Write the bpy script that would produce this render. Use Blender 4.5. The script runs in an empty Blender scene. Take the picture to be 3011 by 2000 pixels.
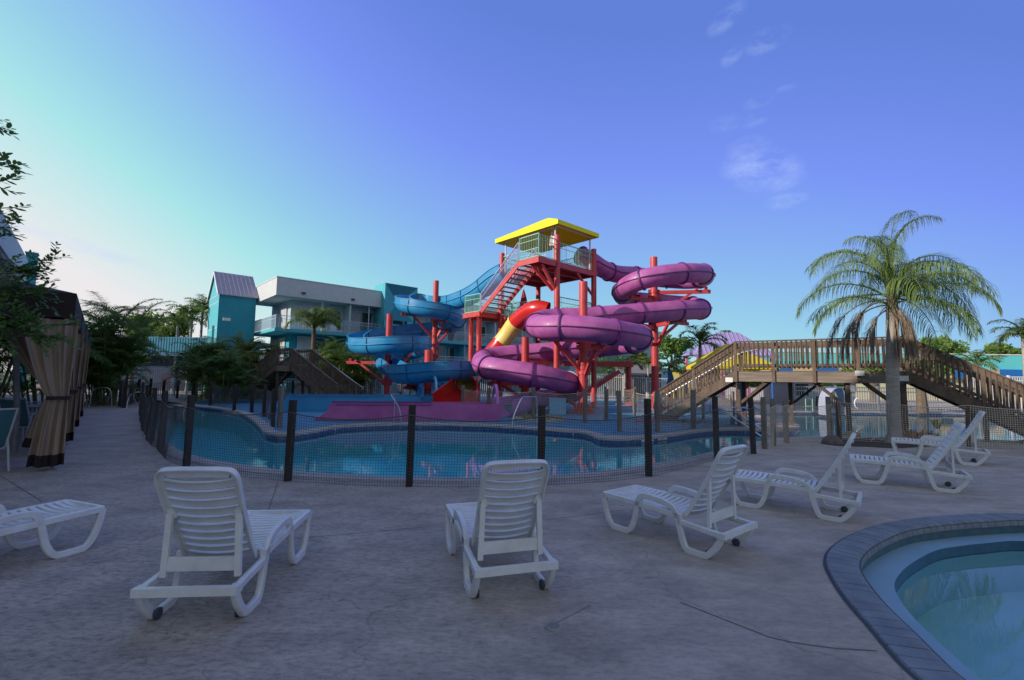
import bpy, math, random
from math import sin, cos, pi, radians, sqrt, atan2, tan
from mathutils import Vector, Matrix
from mathutils.geometry import delaunay_2d_cdt
random.seed(7)
S = bpy.context.scene
COL = S.collection
# ------------------------------------------------------------------ camera
F = 1370.0; CH = 1.6; PITCH = radians(4.72); ROLL = radians(0.8)
cam = bpy.data.cameras.new("camera"); co = bpy.data.objects.new("camera", cam); COL.objects.link(co)
cam.sensor_width = 36; cam.lens = F/3011*36; cam.clip_start = 0.05; cam.clip_end = 3000
R0 = Vector((1,0,0)); U0 = Vector((0,-sin(PITCH),cos(PITCH))); F0 = Vector((0,cos(PITCH),sin(PITCH)))
RV = R0*cos(ROLL)+U0*sin(ROLL); UV = U0*cos(ROLL)-R0*sin(ROLL)
m = Matrix((RV, UV, -F0)).transposed().to_4x4(); m.translation = Vector((0,0,CH)); co.matrix_world = m
S.camera = co
# ------------------------------------------------------------------ sky, sun, exposure
SUN_AZ = radians(-113); SUN_EL = radians(22.5)     # azimuth from +Y clockwise
sd = Vector((sin(SUN_AZ)*cos(SUN_EL), cos(SUN_AZ)*cos(SUN_EL), sin(SUN_EL)))
sun = bpy.data.lights.new("sun", 'SUN'); sun.energy = 5.0; sun.angle = radians(0.55); sun.color = (1.0,0.9,0.78)
so = bpy.data.objects.new("sun", sun); COL.objects.link(so); so.rotation_euler = (-sd).to_track_quat('-Z','Y').to_euler()
W = bpy.data.worlds.new("World"); S.world = W; W.use_nodes = True
nt = W.node_tree; nt.nodes.clear()
def N(t, **k):
    n = nt.nodes.new(t)
    for a, b in k.items(): setattr(n, a, b)
    return n
def L(a, b): nt.links.new(a, b)
def ray(x, y):
    u, v = x-1505.5, 1000-y
    return (RV*u+UV*v+F0*F)
sky = N('ShaderNodeTexSky', sky_type='NISHITA'); sky.sun_disc = False
sky.sun_elevation = SUN_EL; sky.sun_rotation = SUN_AZ; sky.air_density = 1.3; sky.dust_density = 1.2; sky.ozone_density = 2.4
bg = N('ShaderNodeBackground'); out = N('ShaderNodeOutputWorld'); bg.inputs[1].default_value = 0.115
geo = N('ShaderNodeNewGeometry')
nrm = N('ShaderNodeVectorMath', operation='SCALE'); nrm.inputs['Scale'].default_value = -1; L(geo.outputs['Incoming'], nrm.inputs[0])
# colour of the sky: dusty violet blue overhead, cyan to white towards the sun (fitted to the light of the photographed morning)
SH = Vector((sin(radians(-80))*cos(radians(4)), cos(radians(-80))*cos(radians(4)), sin(radians(4))))
def M(op, a, b=None, c=None):
    n_ = N('ShaderNodeMath', operation=op)
    for i, x in enumerate((a, b, c)):
        if x is None: continue
        if isinstance(x, (int, float)): n_.inputs[i].default_value = x
        else: L(x, n_.inputs[i])
    return n_.outputs[0]
dt = N('ShaderNodeVectorMath', operation='DOT_PRODUCT'); L(nrm.outputs[0], dt.inputs[0]); dt.inputs[1].default_value = SH
sx_ = N('ShaderNodeSeparateXYZ'); L(nrm.outputs[0], sx_.inputs[0]); q_ = dt.outputs['Value']; z_ = M('MAXIMUM', sx_.outputs[2], 0.0)
t_ = M('MULTIPLY_ADD', M('MULTIPLY_ADD', M('MULTIPLY_ADD', q_, .691, .042), q_, .105), q_, .762)
t_ = M('ADD', t_, M('MULTIPLY', M('MULTIPLY_ADD', z_, .61, -1.617), z_))
rp = N('ShaderNodeValToRGB'); L(t_, rp.inputs[0])
def lin(c): return [((x/255+.055)/1.055)**2.4 for x in c]
SKYC = [(0.0,(98,130,220)),(0.2,(122,150,248)),(0.4,(138,184,242)),(0.55,(152,208,236)),(0.7,(172,232,236)),(0.85,(208,236,238)),(1.0,(240,236,238))]
el = rp.color_ramp.elements
while len(el) < len(SKYC): el.new(0.5)
for e, (p, c) in zip(el, SKYC): e.position = p; e.color = (*lin(c), 1)
SKYS = 0.115
# added front fill: unseen half of the sky behind the camera made paler
fill_w = N('ShaderNodeMapRange', interpolation_type='SMOOTHSTEP'); L(sx_.outputs[1], fill_w.inputs[0]); fill_w.inputs[1].default_value = .22; fill_w.inputs[2].default_value = -.35; fill_w.inputs[3].default_value = 0; fill_w.inputs[4].default_value = .8
fill_mix = N('ShaderNodeMix', data_type='RGBA'); L(fill_w.outputs[0], fill_mix.inputs[0]); L(rp.outputs[0], fill_mix.inputs[6]); fill_mix.inputs[7].default_value = (.50,.56,.58,1)
sc_ = N('ShaderNodeVectorMath', operation='SCALE'); sc_.inputs['Scale'].default_value = 1/SKYS; L(fill_mix.outputs[2], sc_.inputs[0])
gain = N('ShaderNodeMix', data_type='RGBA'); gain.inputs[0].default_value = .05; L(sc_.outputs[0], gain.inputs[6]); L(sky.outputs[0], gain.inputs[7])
# small high clouds
cl = None
CLOUDS = [(2135,55,46,22,.5,.55),(2255,118,48,26,.15,.5),(2152,166,30,16,.5,.4),(2312,262,22,10,0,.25),(2232,300,34,14,.1,.3),(2224,350,32,16,.25,.4),(2130,365,42,18,.0,.22),(2240,500,92,52,-.35,.62),(2312,588,44,20,.05,.6),(2200,440,50,30,.0,.35),(230,722,170,18,-.22,.45)]
tc = nrm.outputs[0]
nz = N('ShaderNodeTexNoise'); nz.inputs['Scale'].default_value = 19; nz.inputs['Detail'].default_value = 8; nz.inputs['Roughness'].default_value = .68
mp = N('ShaderNodeMapping'); mp.inputs['Scale'].default_value = (1,1,2.2); L(tc, mp.inputs[0]); L(mp.outputs[0], nz.inputs[0])
nr = N('ShaderNodeMapRange'); L(nz.outputs[0], nr.inputs[0]); nr.inputs[1].default_value = .38; nr.inputs[2].default_value = .78
for (cx, cy, rx, ry, tilt, st) in CLOUDS:
    c = ray(cx, cy).normalized(); rr = Vector((c.y,-c.x,0)).normalized(); uu = rr.cross(c).normalized()
    a = rr*cos(tilt)+uu*sin(tilt); b = uu*cos(tilt)-rr*sin(tilt)
    k = ray(cx,cy).length
    d1 = N('ShaderNodeVectorMath', operation='DOT_PRODUCT'); L(tc, d1.inputs[0]); d1.inputs[1].default_value = a*(k/rx)
    d2 = N('ShaderNodeVectorMath', operation='DOT_PRODUCT'); L(tc, d2.inputs[0]); d2.inputs[1].default_value = b*(k/ry)
    d0 = N('ShaderNodeVectorMath', operation='DOT_PRODUCT'); L(tc, d0.inputs[0]); d0.inputs[1].default_value = c
    p1 = N('ShaderNodeMath', operation='POWER'); L(d1.outputs['Value'], p1.inputs[0]); p1.inputs[1].default_value = 2
    p2 = N('ShaderNodeMath', operation='MULTIPLY_ADD'); L(d2.outputs['Value'], p2.inputs[0]); L(d2.outputs['Value'], p2.inputs[1]); L(p1.outputs[0], p2.inputs[2])
    g = N('ShaderNodeMath', operation='GREATER_THAN'); L(d0.outputs['Value'], g.inputs[0]); g.inputs[1].default_value = 0.3
    e1 = N('ShaderNodeMapRange', interpolation_type='SMOOTHSTEP'); L(p2.outputs[0], e1.inputs[0]); e1.inputs[1].default_value = 2.2; e1.inputs[2].default_value = 0.0; e1.inputs[3].default_value = 0; e1.inputs[4].default_value = st
    mm = N('ShaderNodeMath', operation='MULTIPLY'); L(e1.outputs[0], mm.inputs[0]); L(g.outputs[0], mm.inputs[1])
    if cl is None: cl = mm
    else:
        s_ = N('ShaderNodeMath', operation='MAXIMUM'); L(cl.outputs[0], s_.inputs[0]); L(mm.outputs[0], s_.inputs[1]); cl = s_
cm = N('ShaderNodeMath', operation='MULTIPLY'); L(cl.outputs[0], cm.inputs[0]); L(nr.outputs[0], cm.inputs[1]); cm.use_clamp = True
cmix = N('ShaderNodeMix', data_type='RGBA'); L(cm.outputs[0], cmix.inputs[0]); L(gain.outputs[2], cmix.inputs[6]); cmix.inputs[7].default_value = (4.4,5.8,8.8,1)
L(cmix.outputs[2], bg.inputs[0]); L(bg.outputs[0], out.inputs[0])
S.view_settings.view_transform = 'Standard'; S.view_settings.look = 'None'; S.view_settings.gamma = 1; S.view_settings.exposure = 0.0
S.cycles.max_bounces = 7; S.cycles.transparent_max_bounces = 24; S.cycles.use_denoising = True; S.cycles.sample_clamp_indirect = 6
# ------------------------------------------------------------------ helpers
def P(x, y, Y):
    d = ray(x, y); t = Y/d.y; return Vector((d.x*t, Y, CH+d.z*t))
def G(x, y, z=0.0):
    d = ray(x, y); t = (z-CH)/d.z; return Vector((d.x*t, d.y*t, z))
def XY(p): return (p[0], p[1])
ZU = Vector((0,0,1))
def V(*a): return Vector(a if len(a) == 3 else a[0])
def mat(name, col, rough=.6, var=.12, scale=6, bump=0, bscale=None, metal=0, col2=None, spec=.5, trans=0, coat=0, stretch=None):
    m = bpy.data.materials.get(name)
    if m: return m
    m = bpy.data.materials.new(name); m.use_nodes = True; n = m.node_tree; b = n.nodes['Principled BSDF']
    b.inputs['Roughness'].default_value = rough; b.inputs['Metallic'].default_value = metal; b.inputs['Specular IOR Level'].default_value = spec
    b.inputs['Coat Weight'].default_value = coat; b.inputs['Coat Roughness'].default_value = .12
    t = n.nodes.new('ShaderNodeTexCoord'); no = n.nodes.new('ShaderNodeTexNoise'); no.inputs['Scale'].default_value = scale; no.inputs['Detail'].default_value = 6; no.inputs['Roughness'].default_value = .62
    src = t.outputs['Object']
    if stretch:
        ma = n.nodes.new('ShaderNodeMapping'); ma.inputs['Scale'].default_value = stretch; n.links.new(src, ma.inputs[0]); src = ma.outputs[0]
    n.links.new(src, no.inputs[0])
    r = n.nodes.new('ShaderNodeValToRGB'); n.links.new(no.outputs[0], r.inputs[0])
    c2 = col2 if col2 else [min(1, c*(1+var)) for c in col]; c1 = col if col2 else [c*(1-var) for c in col]
    r.color_ramp.elements[0].position = .3; r.color_ramp.elements[1].position = .7
    r.color_ramp.elements[0].color = (*c1, 1); r.color_ramp.elements[1].color = (*c2, 1)
    n.links.new(r.outputs[0], b.inputs['Base Color'])
    if bump:
        n2 = n.nodes.new('ShaderNodeTexNoise'); n2.inputs['Scale'].default_value = bscale or scale*5; n2.inputs['Detail'].default_value = 5; n.links.new(src, n2.inputs[0])
        bp = n.nodes.new('ShaderNodeBump'); bp.inputs['Strength'].default_value = bump; bp.inputs['Distance'].default_value = .02
        n.links.new(n2.outputs[0], bp.inputs['Height']); n.links.new(bp.outputs[0], b.inputs['Normal'])
    if trans:
        tr = n.nodes.new('ShaderNodeBsdfTranslucent'); n.links.new(r.outputs[0], tr.inputs[0]); mx = n.nodes.new('ShaderNodeMixShader'); mx.inputs[0].default_value = trans
        o = n.nodes['Material Output']; n.links.new(b.outputs[0], mx.inputs[1]); n.links.new(tr.outputs[0], mx.inputs[2]); n.links.new(mx.outputs[0], o.inputs[0])
    return m
def leafmat(name, a, b): return mat(name, a, .5, col2=b, scale=2.2, trans=.45, spec=.35)
class MB:
    def __init__(s): s.v = []; s.f = []; s.mi = []
    def add(s, vs, fs, k=0):
        o = len(s.v); s.v.extend(vs); s.f.extend([tuple(i+o for i in f) for f in fs])
        if k: s.mi.extend([(len(s.f)-len(fs)+i, k) for i in range(len(fs))])
        return s
    def hexa(s, c, k=0):  # 4 bottom (ccw), 4 top
        return s.add(c, [(3,2,1,0),(4,5,6,7),(0,1,5,4),(1,2,6,5),(2,3,7,6),(3,0,4,7)], k)
    def box(s, x0, x1, y0, y1, z0, z1, k=0):
        return s.hexa([V(x0,y0,z0),V(x1,y0,z0),V(x1,y1,z0),V(x0,y1,z0),V(x0,y0,z1),V(x1,y0,z1),V(x1,y1,z1),V(x0,y1,z1)], k)
    def obox(s, O, u, v, a0, a1, b0, b1, z0, z1, k=0):
        O = Vector((O[0],O[1],0)); f = lambda a,b,z: O+u*a+v*b+ZU*z
        return s.hexa([f(a0,b0,z0),f(a1,b0,z0),f(a1,b1,z0),f(a0,b1,z0),f(a0,b0,z1),f(a1,b0,z1),f(a1,b1,z1),f(a0,b1,z1)], k)
    def bar(s, p, q, w, h, k=0, up=ZU):
        d = (q-p).normalized(); l = d.cross(up)
        if l.length < 1e-4: l = Vector((1,0,0))
        l.normalize(); u = l.cross(d).normalized(); l = l*(w/2); u = u*(h/2)
        return s.hexa([p-l-u,p+l-u,q+l-u,q-l-u,p-l+u,p+l+u,q+l+u,q-l+u], k)
    def tube(s, pts, r, n=8, k=0, cap=True, ang0=0):
        pts = [Vector(p) for p in pts]; m_ = len(pts); rs = r if isinstance(r, (list,tuple)) else [r]*m_
        vs = []; prev = None
        for i in range(m_):
            t = (pts[min(i+1,m_-1)]-pts[max(i-1,0)]).normalized()
            if prev is None:
                a = t.cross(ZU)
                if a.length < .05: a = t.cross(Vector((1,0,0)))
                a.normalize()
            else:
                a = (prev-t*prev.dot(t))
                a = a.normalized() if a.length > 1e-5 else prev
            prev = a; b = t.cross(a)
            for j in range(n):
                g = 2*pi*j/n+ang0; vs.append(pts[i]+(a*cos(g)+b*sin(g))*rs[i])
        fs = [(i*n+j, i*n+(j+1)%n, (i+1)*n+(j+1)%n, (i+1)*n+j) for i in range(m_-1) for j in range(n)]
        if cap: fs += [tuple(range(n-1,-1,-1)), tuple((m_-1)*n+j for j in range(n))]
        return s.add(vs, fs, k)
    def sweep(s, prof, pts, closed=False, k=0, cap=True):   # prof (lateral, up); open path
        vs = []; n = len(prof); m_ = len(pts)
        for i in range(m_):
            t = (pts[min(i+1,m_-1)]-pts[max(i-1,0)]).normalized(); l = t.cross(ZU).normalized(); u = l.cross(t).normalized()
            for a, b in prof: vs.append(pts[i]+l*a+u*b)
        r_ = n if closed else n-1
        fs = [(i*n+j, i*n+(j+1)%n, (i+1)*n+(j+1)%n, (i+1)*n+j) for i in range(m_-1) for j in range(r_)]
        if cap and closed: fs += [tuple(range(n-1,-1,-1)), tuple((m_-1)*n+j for j in range(n))]
        return s.add(vs, fs, k)
    def loft(s, rings, closed=True, k=0, cap=True):
        n = len(rings[0]); vs = [p for r in rings for p in r]
        r_ = n if closed else n-1
        fs = [(i*n+j, i*n+(j+1)%n, (i+1)*n+(j+1)%n, (i+1)*n+j) for i in range(len(rings)-1) for j in range(r_)]
        if cap and closed: fs += [tuple(range(n-1,-1,-1)), tuple((len(rings)-1)*n+j for j in range(n))]
        return s.add(vs, fs, k)
    def cyl(s, x, y, z0, z1, r, n=16, r2=None, k=0): return s.tube([(x,y,z0),(x,y,z1)], [r, r2 if r2 is not None else r], n, k)
    def poly(s, outer, holes=(), z=0.0, k=0):
        loops = [list(outer)]+[list(h) for h in holes]; vv = []; edges = []
        for lp in loops:
            o = len(vv); vv += [Vector(p[:2]) for p in lp]; edges += [(o+i, o+(i+1)%len(lp)) for i in range(len(lp))]
        r = delaunay_2d_cdt(vv, edges, [], 0, 1e-6); fs = []
        for f in r[2]:
            c = sum((r[0][i] for i in f), Vector((0,0)))/len(f)
            if inside(c, loops[0]) and not any(inside(c, h) for h in loops[1:]): fs.append(tuple(f))
        return s.add([V(p.x,p.y,z) for p in r[0]], fs, k)
    def prism(s, outer, holes, z0, z1, T=None):
        a = MB(); a.poly(outer, holes, z1); b = [(p.x,p.y,z0) for p in a.v]; n = len(a.v)
        vs = list(a.v)+[V(*p) for p in b]; fs = list(a.f)+[tuple(i+n for i in reversed(f)) for f in a.f]
        s2 = MB(); s2.add(vs, fs)
        for lp in [outer]+list(holes):
            m_ = len(lp); s2.add([V(p[0],p[1],z0) for p in lp]+[V(p[0],p[1],z1) for p in lp], [(i,(i+1)%m_,m_+(i+1)%m_,m_+i) for i in range(m_)])
        if T: s2.v = [T(p) for p in s2.v]
        return s.add(s2.v, s2.f)
    def build(s, name, m, parent=None, smooth=False, sharp=35, loc=None):
        me = bpy.data.meshes.new(name); off = Vector(parent.location) if parent is not None else (loc or Vector((0,0,0)))
        if parent is not None and parent.get('_off'): off = Vector(parent['_off'])
        me.from_pydata([(p[0]-off.x, p[1]-off.y, p[2]-off.z) for p in s.v], [], s.f)
        for x in (m if isinstance(m, (list,tuple)) else [m]): me.materials.append(x)
        for i, k in s.mi: me.polygons[i].material_index = k
        if smooth:
            me.polygons.foreach_set('use_smooth', [True]*len(me.polygons)); me.set_sharp_from_angle(angle=radians(sharp))
        me.update(); o = bpy.data.objects.new(name, me); COL.objects.link(o)
        if parent is not None: o.parent = parent; OFF[o.name] = off
        elif loc: o.location = loc
        if parent is not None and parent.type == 'MESH': pass
        return o
OFF = {}
def sub(mb, name, m, part, **k):     # a sub-part under a part; its mesh is in the same local frame as the part
    th = part.parent; o = mb.build(name, m, None, **{**k, 'loc': None}); off = Vector(th.location)
    for v in o.data.vertices: v.co -= off
    o.parent = part; return o
def inside(p, lp):
    c = False; j = len(lp)-1
    for i in range(len(lp)):
        a, b = lp[i], lp[j]
        if (a[1] > p[1]) != (b[1] > p[1]) and p[0] < (b[0]-a[0])*(p[1]-a[1])/(b[1]-a[1])+a[0]: c = not c
        j = i
    return c
def tag(o, label, cat, group=None, kind=None):
    if label: o['label'] = label
    if cat: o['category'] = cat
    if group: o['group'] = group
    if kind: o['kind'] = kind
    return o
def struct(o): o['kind'] = 'structure'; return o
def thing(name, label, cat, loc, group=None):
    o = bpy.data.objects.new(name, None); COL.objects.link(o); o.location = Vector(loc); o.empty_display_size = .2
    return tag(o, label, cat, group)
def dup(root, loc, rz, label, group=None, sc=1):
    r = root.copy(); COL.objects.link(r); r.location = loc; r.rotation_euler = (0,0,rz); r.scale = (sc,sc,sc); r['label'] = label
    if group: r['group'] = group
    for ch in list(root.children):
        c = ch.copy(); COL.objects.link(c); c.parent = r
        for g in ch.children:
            d = g.copy(); COL.objects.link(d); d.parent = c
    return r
def catmull(pts, step=None, n=8, closed=False):
    pts = [Vector(p) for p in pts]; m_ = len(pts); o = []
    rng = m_ if closed else m_-1
    for i in range(rng):
        g = lambda k: pts[k % m_] if closed else pts[max(0,min(m_-1,k))]
        a,b,c,d = g(i-1),g(i),g(i+1),g(i+2)
        for j in range(n):
            t = j/n; o.append(.5*((2*b)+(c-a)*t+(2*a-5*b+4*c-d)*t*t+(3*b-a-3*c+d)*t*t*t))
    if not closed: o.append(pts[-1])
    return o
def resample(pts, step):
    o = [pts[0].copy()]; acc = 0
    for i in range(len(pts)-1):
        a, b = pts[i], pts[i+1]; l = (b-a).length
        if l < 1e-9: continue
        t = step-acc
        while t <= l: o.append(a.lerp(b, t/l)); t += step
        acc = l-(t-step)
    return o
def ngon_offset(lp, d):
    o = []; n = len(lp)
    for i in range(n):
        a, b, c = Vector(lp[i-1][:2]), Vector(lp[i][:2]), Vector(lp[(i+1)%n][:2])
        t = (c-a).normalized(); o.append((b.x-t.y*d, b.y+t.x*d))
    return o
def area(lp): return .5*sum(lp[i-1][0]*lp[i][1]-lp[i][0]*lp[i-1][1] for i in range(len(lp)))
def text(s_, size, col, O, right, up, parent, name='lettering', th=.002):
    cu = bpy.data.curves.new('t', 'FONT'); cu.body = s_; cu.size = size; cu.align_x = 'CENTER'; cu.align_y = 'CENTER'; cu.extrude = th
    ob = bpy.data.objects.new('t', cu); COL.objects.link(ob); dg = bpy.context.evaluated_depsgraph_get(); me = bpy.data.meshes.new_from_object(ob.evaluated_get(dg))
    bpy.data.objects.remove(ob); n = right.cross(up); off = Vector(parent.location) if parent is not None else Vector((0,0,0))
    for v in me.vertices: v.co = O+right*v.co.x+up*v.co.y+n*v.co.z-off
    me.materials.clear(); me.materials.append(col); o = bpy.data.objects.new(name, me); COL.objects.link(o)
    if parent is not None: o.parent = parent
    return o
# ------------------------------------------------------------------ materials
M_white = mat('white_plastic', (.58,.58,.56), .42, .06, 7, col2=(.71,.72,.72), bump=.05)
M_wood = mat('weathered_wood', (.085,.058,.042), .85, col2=(.17,.12,.088), scale=5, bump=.35, stretch=(1,1,.6))
M_woodd = mat('dark_wood', (.07,.045,.035), .85, col2=(.13,.085,.06), scale=6, bump=.3)
M_beam = mat('beam_wood', (.14,.11,.085), .85, col2=(.25,.20,.16), scale=3, bump=.3, stretch=(.4,.4,5))
M_post = mat('fence_post_wood', (.012,.010,.009), .8, col2=(.03,.024,.02), scale=8, bump=.4, stretch=(1,1,.3))
M_postg = mat('grey_post_wood', (.11,.095,.08), .85, col2=(.2,.17,.14), scale=8, bump=.4, stretch=(1,1,.3))
M_net = mat('net_cord_dark', (.08,.08,.085), .9, .2, 9)
M_netb = mat('net_cord_beige', (.52,.46,.38), .9, .2, 9)
M_red = mat('red_paint', (.42,.03,.035), .45, .10, 2.5, col2=(.56,.06,.06), coat=.2)
M_redd = mat('red_gelcoat', (.55,.02,.02), .28, .08, 2, coat=.4)
M_yel = mat('yellow_gelcoat', (.80,.62,.16), .35, .08, 2, coat=.3)
M_pur = mat('purple_gelcoat', (.31,.055,.24), .52, .2, 1.6, coat=.04, col2=(.44,.13,.35), bump=.04)
M_purd = mat('purple_flange', (.14,.025,.16), .45, .1, 3)
M_purl = mat('lilac_gelcoat', (.42,.16,.44), .4, .1, 3)
M_blue = mat('blue_gelcoat', (.015,.20,.44), .36, .12, 1.5, col2=(.035,.28,.52), coat=.35)
M_blued = mat('blue_flange', (.015,.14,.28), .4, .1, 3)
M_canopy = mat('yellow_canvas', (.80,.72,.0), .7, .06, 3)
M_green = mat('green_rail_paint', (.26,.55,.42), .5, .12, 4)
M_lav = mat('lavender_rail_paint', (.36,.34,.55), .5, .1, 4)
M_steel = mat('brushed_steel', (.55,.57,.6), .28, .05, 6, metal=.9)
M_dark = mat('dark_opening', (.01,.012,.015), .6, .1, 4)
M_glass = mat('window_glass', (.03,.05,.06), .06, .1, 1, spec=.8)
# ------------------------------------------------------------------ ground, pools
def gp(l, z=0.0): return [XY(G(x, y, z)) for x, y in l]
near_edge = [(437,1205),(448,1250),(480,1297),(560,1340),(700,1368),(850,1388),(1030,1400),(1200,1406),(1500,1407),(1750,1390),(1950,1362),(2100,1330),(2220,1302),(2310,1288),(2440,1286),(2700,1287),(3100,1290)]
far_edge = [(3100,1224),(2700,1214),(2330,1211),(2230,1214)]
isl_edge = [(2260,1228),(2338,1246),(2348,1257),(2310,1267),(2150,1262),(2050,1268),(1960,1281),(1850,1290),(1765,1288),(1722,1272),(1600,1262),(1400,1250),(1200,1247),(1070,1250),(990,1256),(925,1268),(870,1275),(815,1277),(778,1269),(762,1250),(735,1228),(700,1211),(640,1200),(577,1194),(540,1187),(500,1180),(460,1176),(436,1180)]
pool = gp(near_edge)+gp(far_edge)+gp(isl_edge)
pool = [(p.x,p.y) for p in catmull([V(a,b,0) for a,b in pool], n=3, closed=True)]
if area(pool) < 0: pool.reverse()
sp_out = gp([(2700,2000),(2617,1916),(2558,1846),(2488,1766),(2446,1702),(2428,1655),(2446,1615),(2505,1576),(2596,1543),(2700,1528),(2830,1518),(3011,1515)])+[(7.6,5.5),(9.2,4.2),(9.4,2.0),(7.8,.2),(5.2,-.4),(3.4,.05),(2.45,1.0),(2.15,1.9)]
sp_out = [(p.x,p.y) for p in catmull([V(a,b,0) for a,b in sp_out], n=4, closed=True)]
if area(sp_out) < 0: sp_out.reverse()
sp_in = ngon_offset(sp_out, .255)
sp_ledge = [(2.80,2.8)]+gp([(2716,1846),(2653,1773),(2630,1727),(2640,1695),(2678,1658),(2751,1619),(2821,1606),(2891,1598),(3011,1591)], -.15)+[(6.25,5.15),(6.75,4.95),(7.2,4.6),(8.3,3.8),(8.6,2.3),(7.3,1.0),(5.3,.5),(3.9,.75),(3.05,1.35),(2.76,2.1)]
sp_ledge = [(p.x,p.y) for p in catmull([V(a,b,0) for a,b in sp_ledge], n=4, closed=True)]
if area(sp_ledge) < 0: sp_ledge.reverse()
def concrete():
    m = mat('stained_concrete', (.375,.32,.26), .82, col2=(.51,.435,.355), scale=1.3)
    n = m.node_tree; b = n.nodes['Principled BSDF']; t = [x for x in n.nodes if x.type == 'TEX_COORD'][0]
    base = b.inputs['Base Color'].links[0].from_socket
    # trowelled streaks + dark spots, stronger towards the left
    no = n.nodes.new('ShaderNodeTexNoise'); no.inputs['Scale'].default_value = 2.2; no.inputs['Detail'].default_value = 10; no.inputs['Roughness'].default_value = .75; no.inputs['Distortion'].default_value = .35
    ma = n.nodes.new('ShaderNodeMapping'); ma.inputs['Scale'].default_value = (.6,1.3,1); ma.inputs['Rotation'].default_value = (0,0,.1); n.links.new(t.outputs['Object'], ma.inputs[0]); n.links.new(ma.outputs[0], no.inputs[0])
    r = n.nodes.new('ShaderNodeValToRGB'); r.color_ramp.elements[0].position = .40; r.color_ramp.elements[1].position = .60; r.color_ramp.elements[0].color = (.52,.53,.57,1); r.color_ramp.elements[1].color = (1,1,1,1); n.links.new(no.outputs[0], r.inputs[0])
    mx = n.nodes.new('ShaderNodeMix'); mx.data_type = 'RGBA'; mx.blend_type = 'MULTIPLY'; mx.inputs[0].default_value = .6; n.links.new(base, mx.inputs[6]); n.links.new(r.outputs[0], mx.inputs[7])
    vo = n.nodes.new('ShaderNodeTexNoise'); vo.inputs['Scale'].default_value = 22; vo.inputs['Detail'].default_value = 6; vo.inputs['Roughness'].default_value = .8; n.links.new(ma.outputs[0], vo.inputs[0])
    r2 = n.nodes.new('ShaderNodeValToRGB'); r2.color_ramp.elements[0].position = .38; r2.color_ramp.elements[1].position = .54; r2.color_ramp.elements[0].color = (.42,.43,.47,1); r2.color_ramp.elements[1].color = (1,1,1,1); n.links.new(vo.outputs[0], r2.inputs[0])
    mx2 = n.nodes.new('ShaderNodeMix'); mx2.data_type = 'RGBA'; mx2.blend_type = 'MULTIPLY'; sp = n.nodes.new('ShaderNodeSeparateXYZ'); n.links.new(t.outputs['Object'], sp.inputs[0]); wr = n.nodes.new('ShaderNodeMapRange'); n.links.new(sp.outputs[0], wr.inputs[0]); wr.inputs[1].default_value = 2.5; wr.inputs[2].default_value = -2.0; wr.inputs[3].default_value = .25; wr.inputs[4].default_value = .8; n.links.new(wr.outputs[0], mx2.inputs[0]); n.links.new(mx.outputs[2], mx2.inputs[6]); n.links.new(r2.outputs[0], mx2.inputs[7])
    # hairline cracks
    cv = n.nodes.new('ShaderNodeTexVoronoi'); cv.feature = 'DISTANCE_TO_EDGE'; cv.inputs['Scale'].default_value = .42
    nd = n.nodes.new('ShaderNodeTexNoise'); nd.inputs['Scale'].default_value = 1.5; nd.inputs['Detail'].default_value = 8; n.links.new(t.outputs['Object'], nd.inputs[0])
    ad = n.nodes.new('ShaderNodeVectorMath'); ad.operation = 'ADD'; n.links.new(t.outputs['Object'], ad.inputs[0]); n.links.new(nd.outputs[1], ad.inputs[1]); n.links.new(ad.outputs[0], cv.inputs[0])
    lt = n.nodes.new('ShaderNodeMapRange'); n.links.new(cv.outputs[0], lt.inputs[0]); lt.inputs[1].default_value = .0015; lt.inputs[2].default_value = .005; lt.inputs[3].default_value = .78; lt.inputs[4].default_value = 1
    mx3 = n.nodes.new('ShaderNodeVectorMath'); mx3.operation = 'SCALE'; n.links.new(mx2.outputs[2], mx3.inputs[0]); n.links.new(lt.outputs[0], mx3.inputs['Scale'])
    n.links.new(mx3.outputs[0], b.inputs['Base Color'])
    bp = n.nodes.new('ShaderNodeBump'); bp.inputs['Strength'].default_value = .35; bp.inputs['Distance'].default_value = .01; n.links.new(vo.outputs[0], bp.inputs['Height']); n.links.new(bp.outputs[0], b.inputs['Normal'])
    return m
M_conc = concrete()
big = [(-1500,-1500),(1500,-1500),(1500,1500),(-1500,1500)]
sp_cut = ngon_offset(sp_out, .01)
g = MB(); g.poly([(-60,-30),(60,-30),(60,110),(-60,110)], [pool, sp_cut], 0)
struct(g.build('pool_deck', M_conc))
M_far = mat('far_grass', (.05,.08,.025), .9, .3, .3)
g = MB(); g.poly(big, [[(-60,-30),(60,-30),(60,110),(-60,110)]], -.02); struct(g.build('ground', M_far))
# blue painted island deck
M_bdeck = mat('blue_deck_paint', (.035,.16,.27), .75, col2=(.06,.24,.37), scale=1.6, bump=.15)
isl = gp([(x, y) for x, y in isl_edge[3:]])
isl_in = [(a, b) for a, b in isl]
islpoly = gp([(2150,1256),(2050,1261),(1960,1273),(1850,1281),(1770,1279),(1728,1264),(1600,1254),(1400,1243),(1200,1240),(1070,1243),(985,1249),(920,1259),(870,1266),(820,1268),(788,1261),(772,1246),(745,1223),(705,1206),(640,1195),(577,1189),(560,1180),(700,1172),(900,1166),(1300,1163),(1600,1163),(1900,1172),(2100,1190),(2180,1215),(2230,1240),(2180,1256)])
g = MB(); g.poly(islpoly, [], .004); struct(g.build('blue_painted_deck', M_bdeck))
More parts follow.
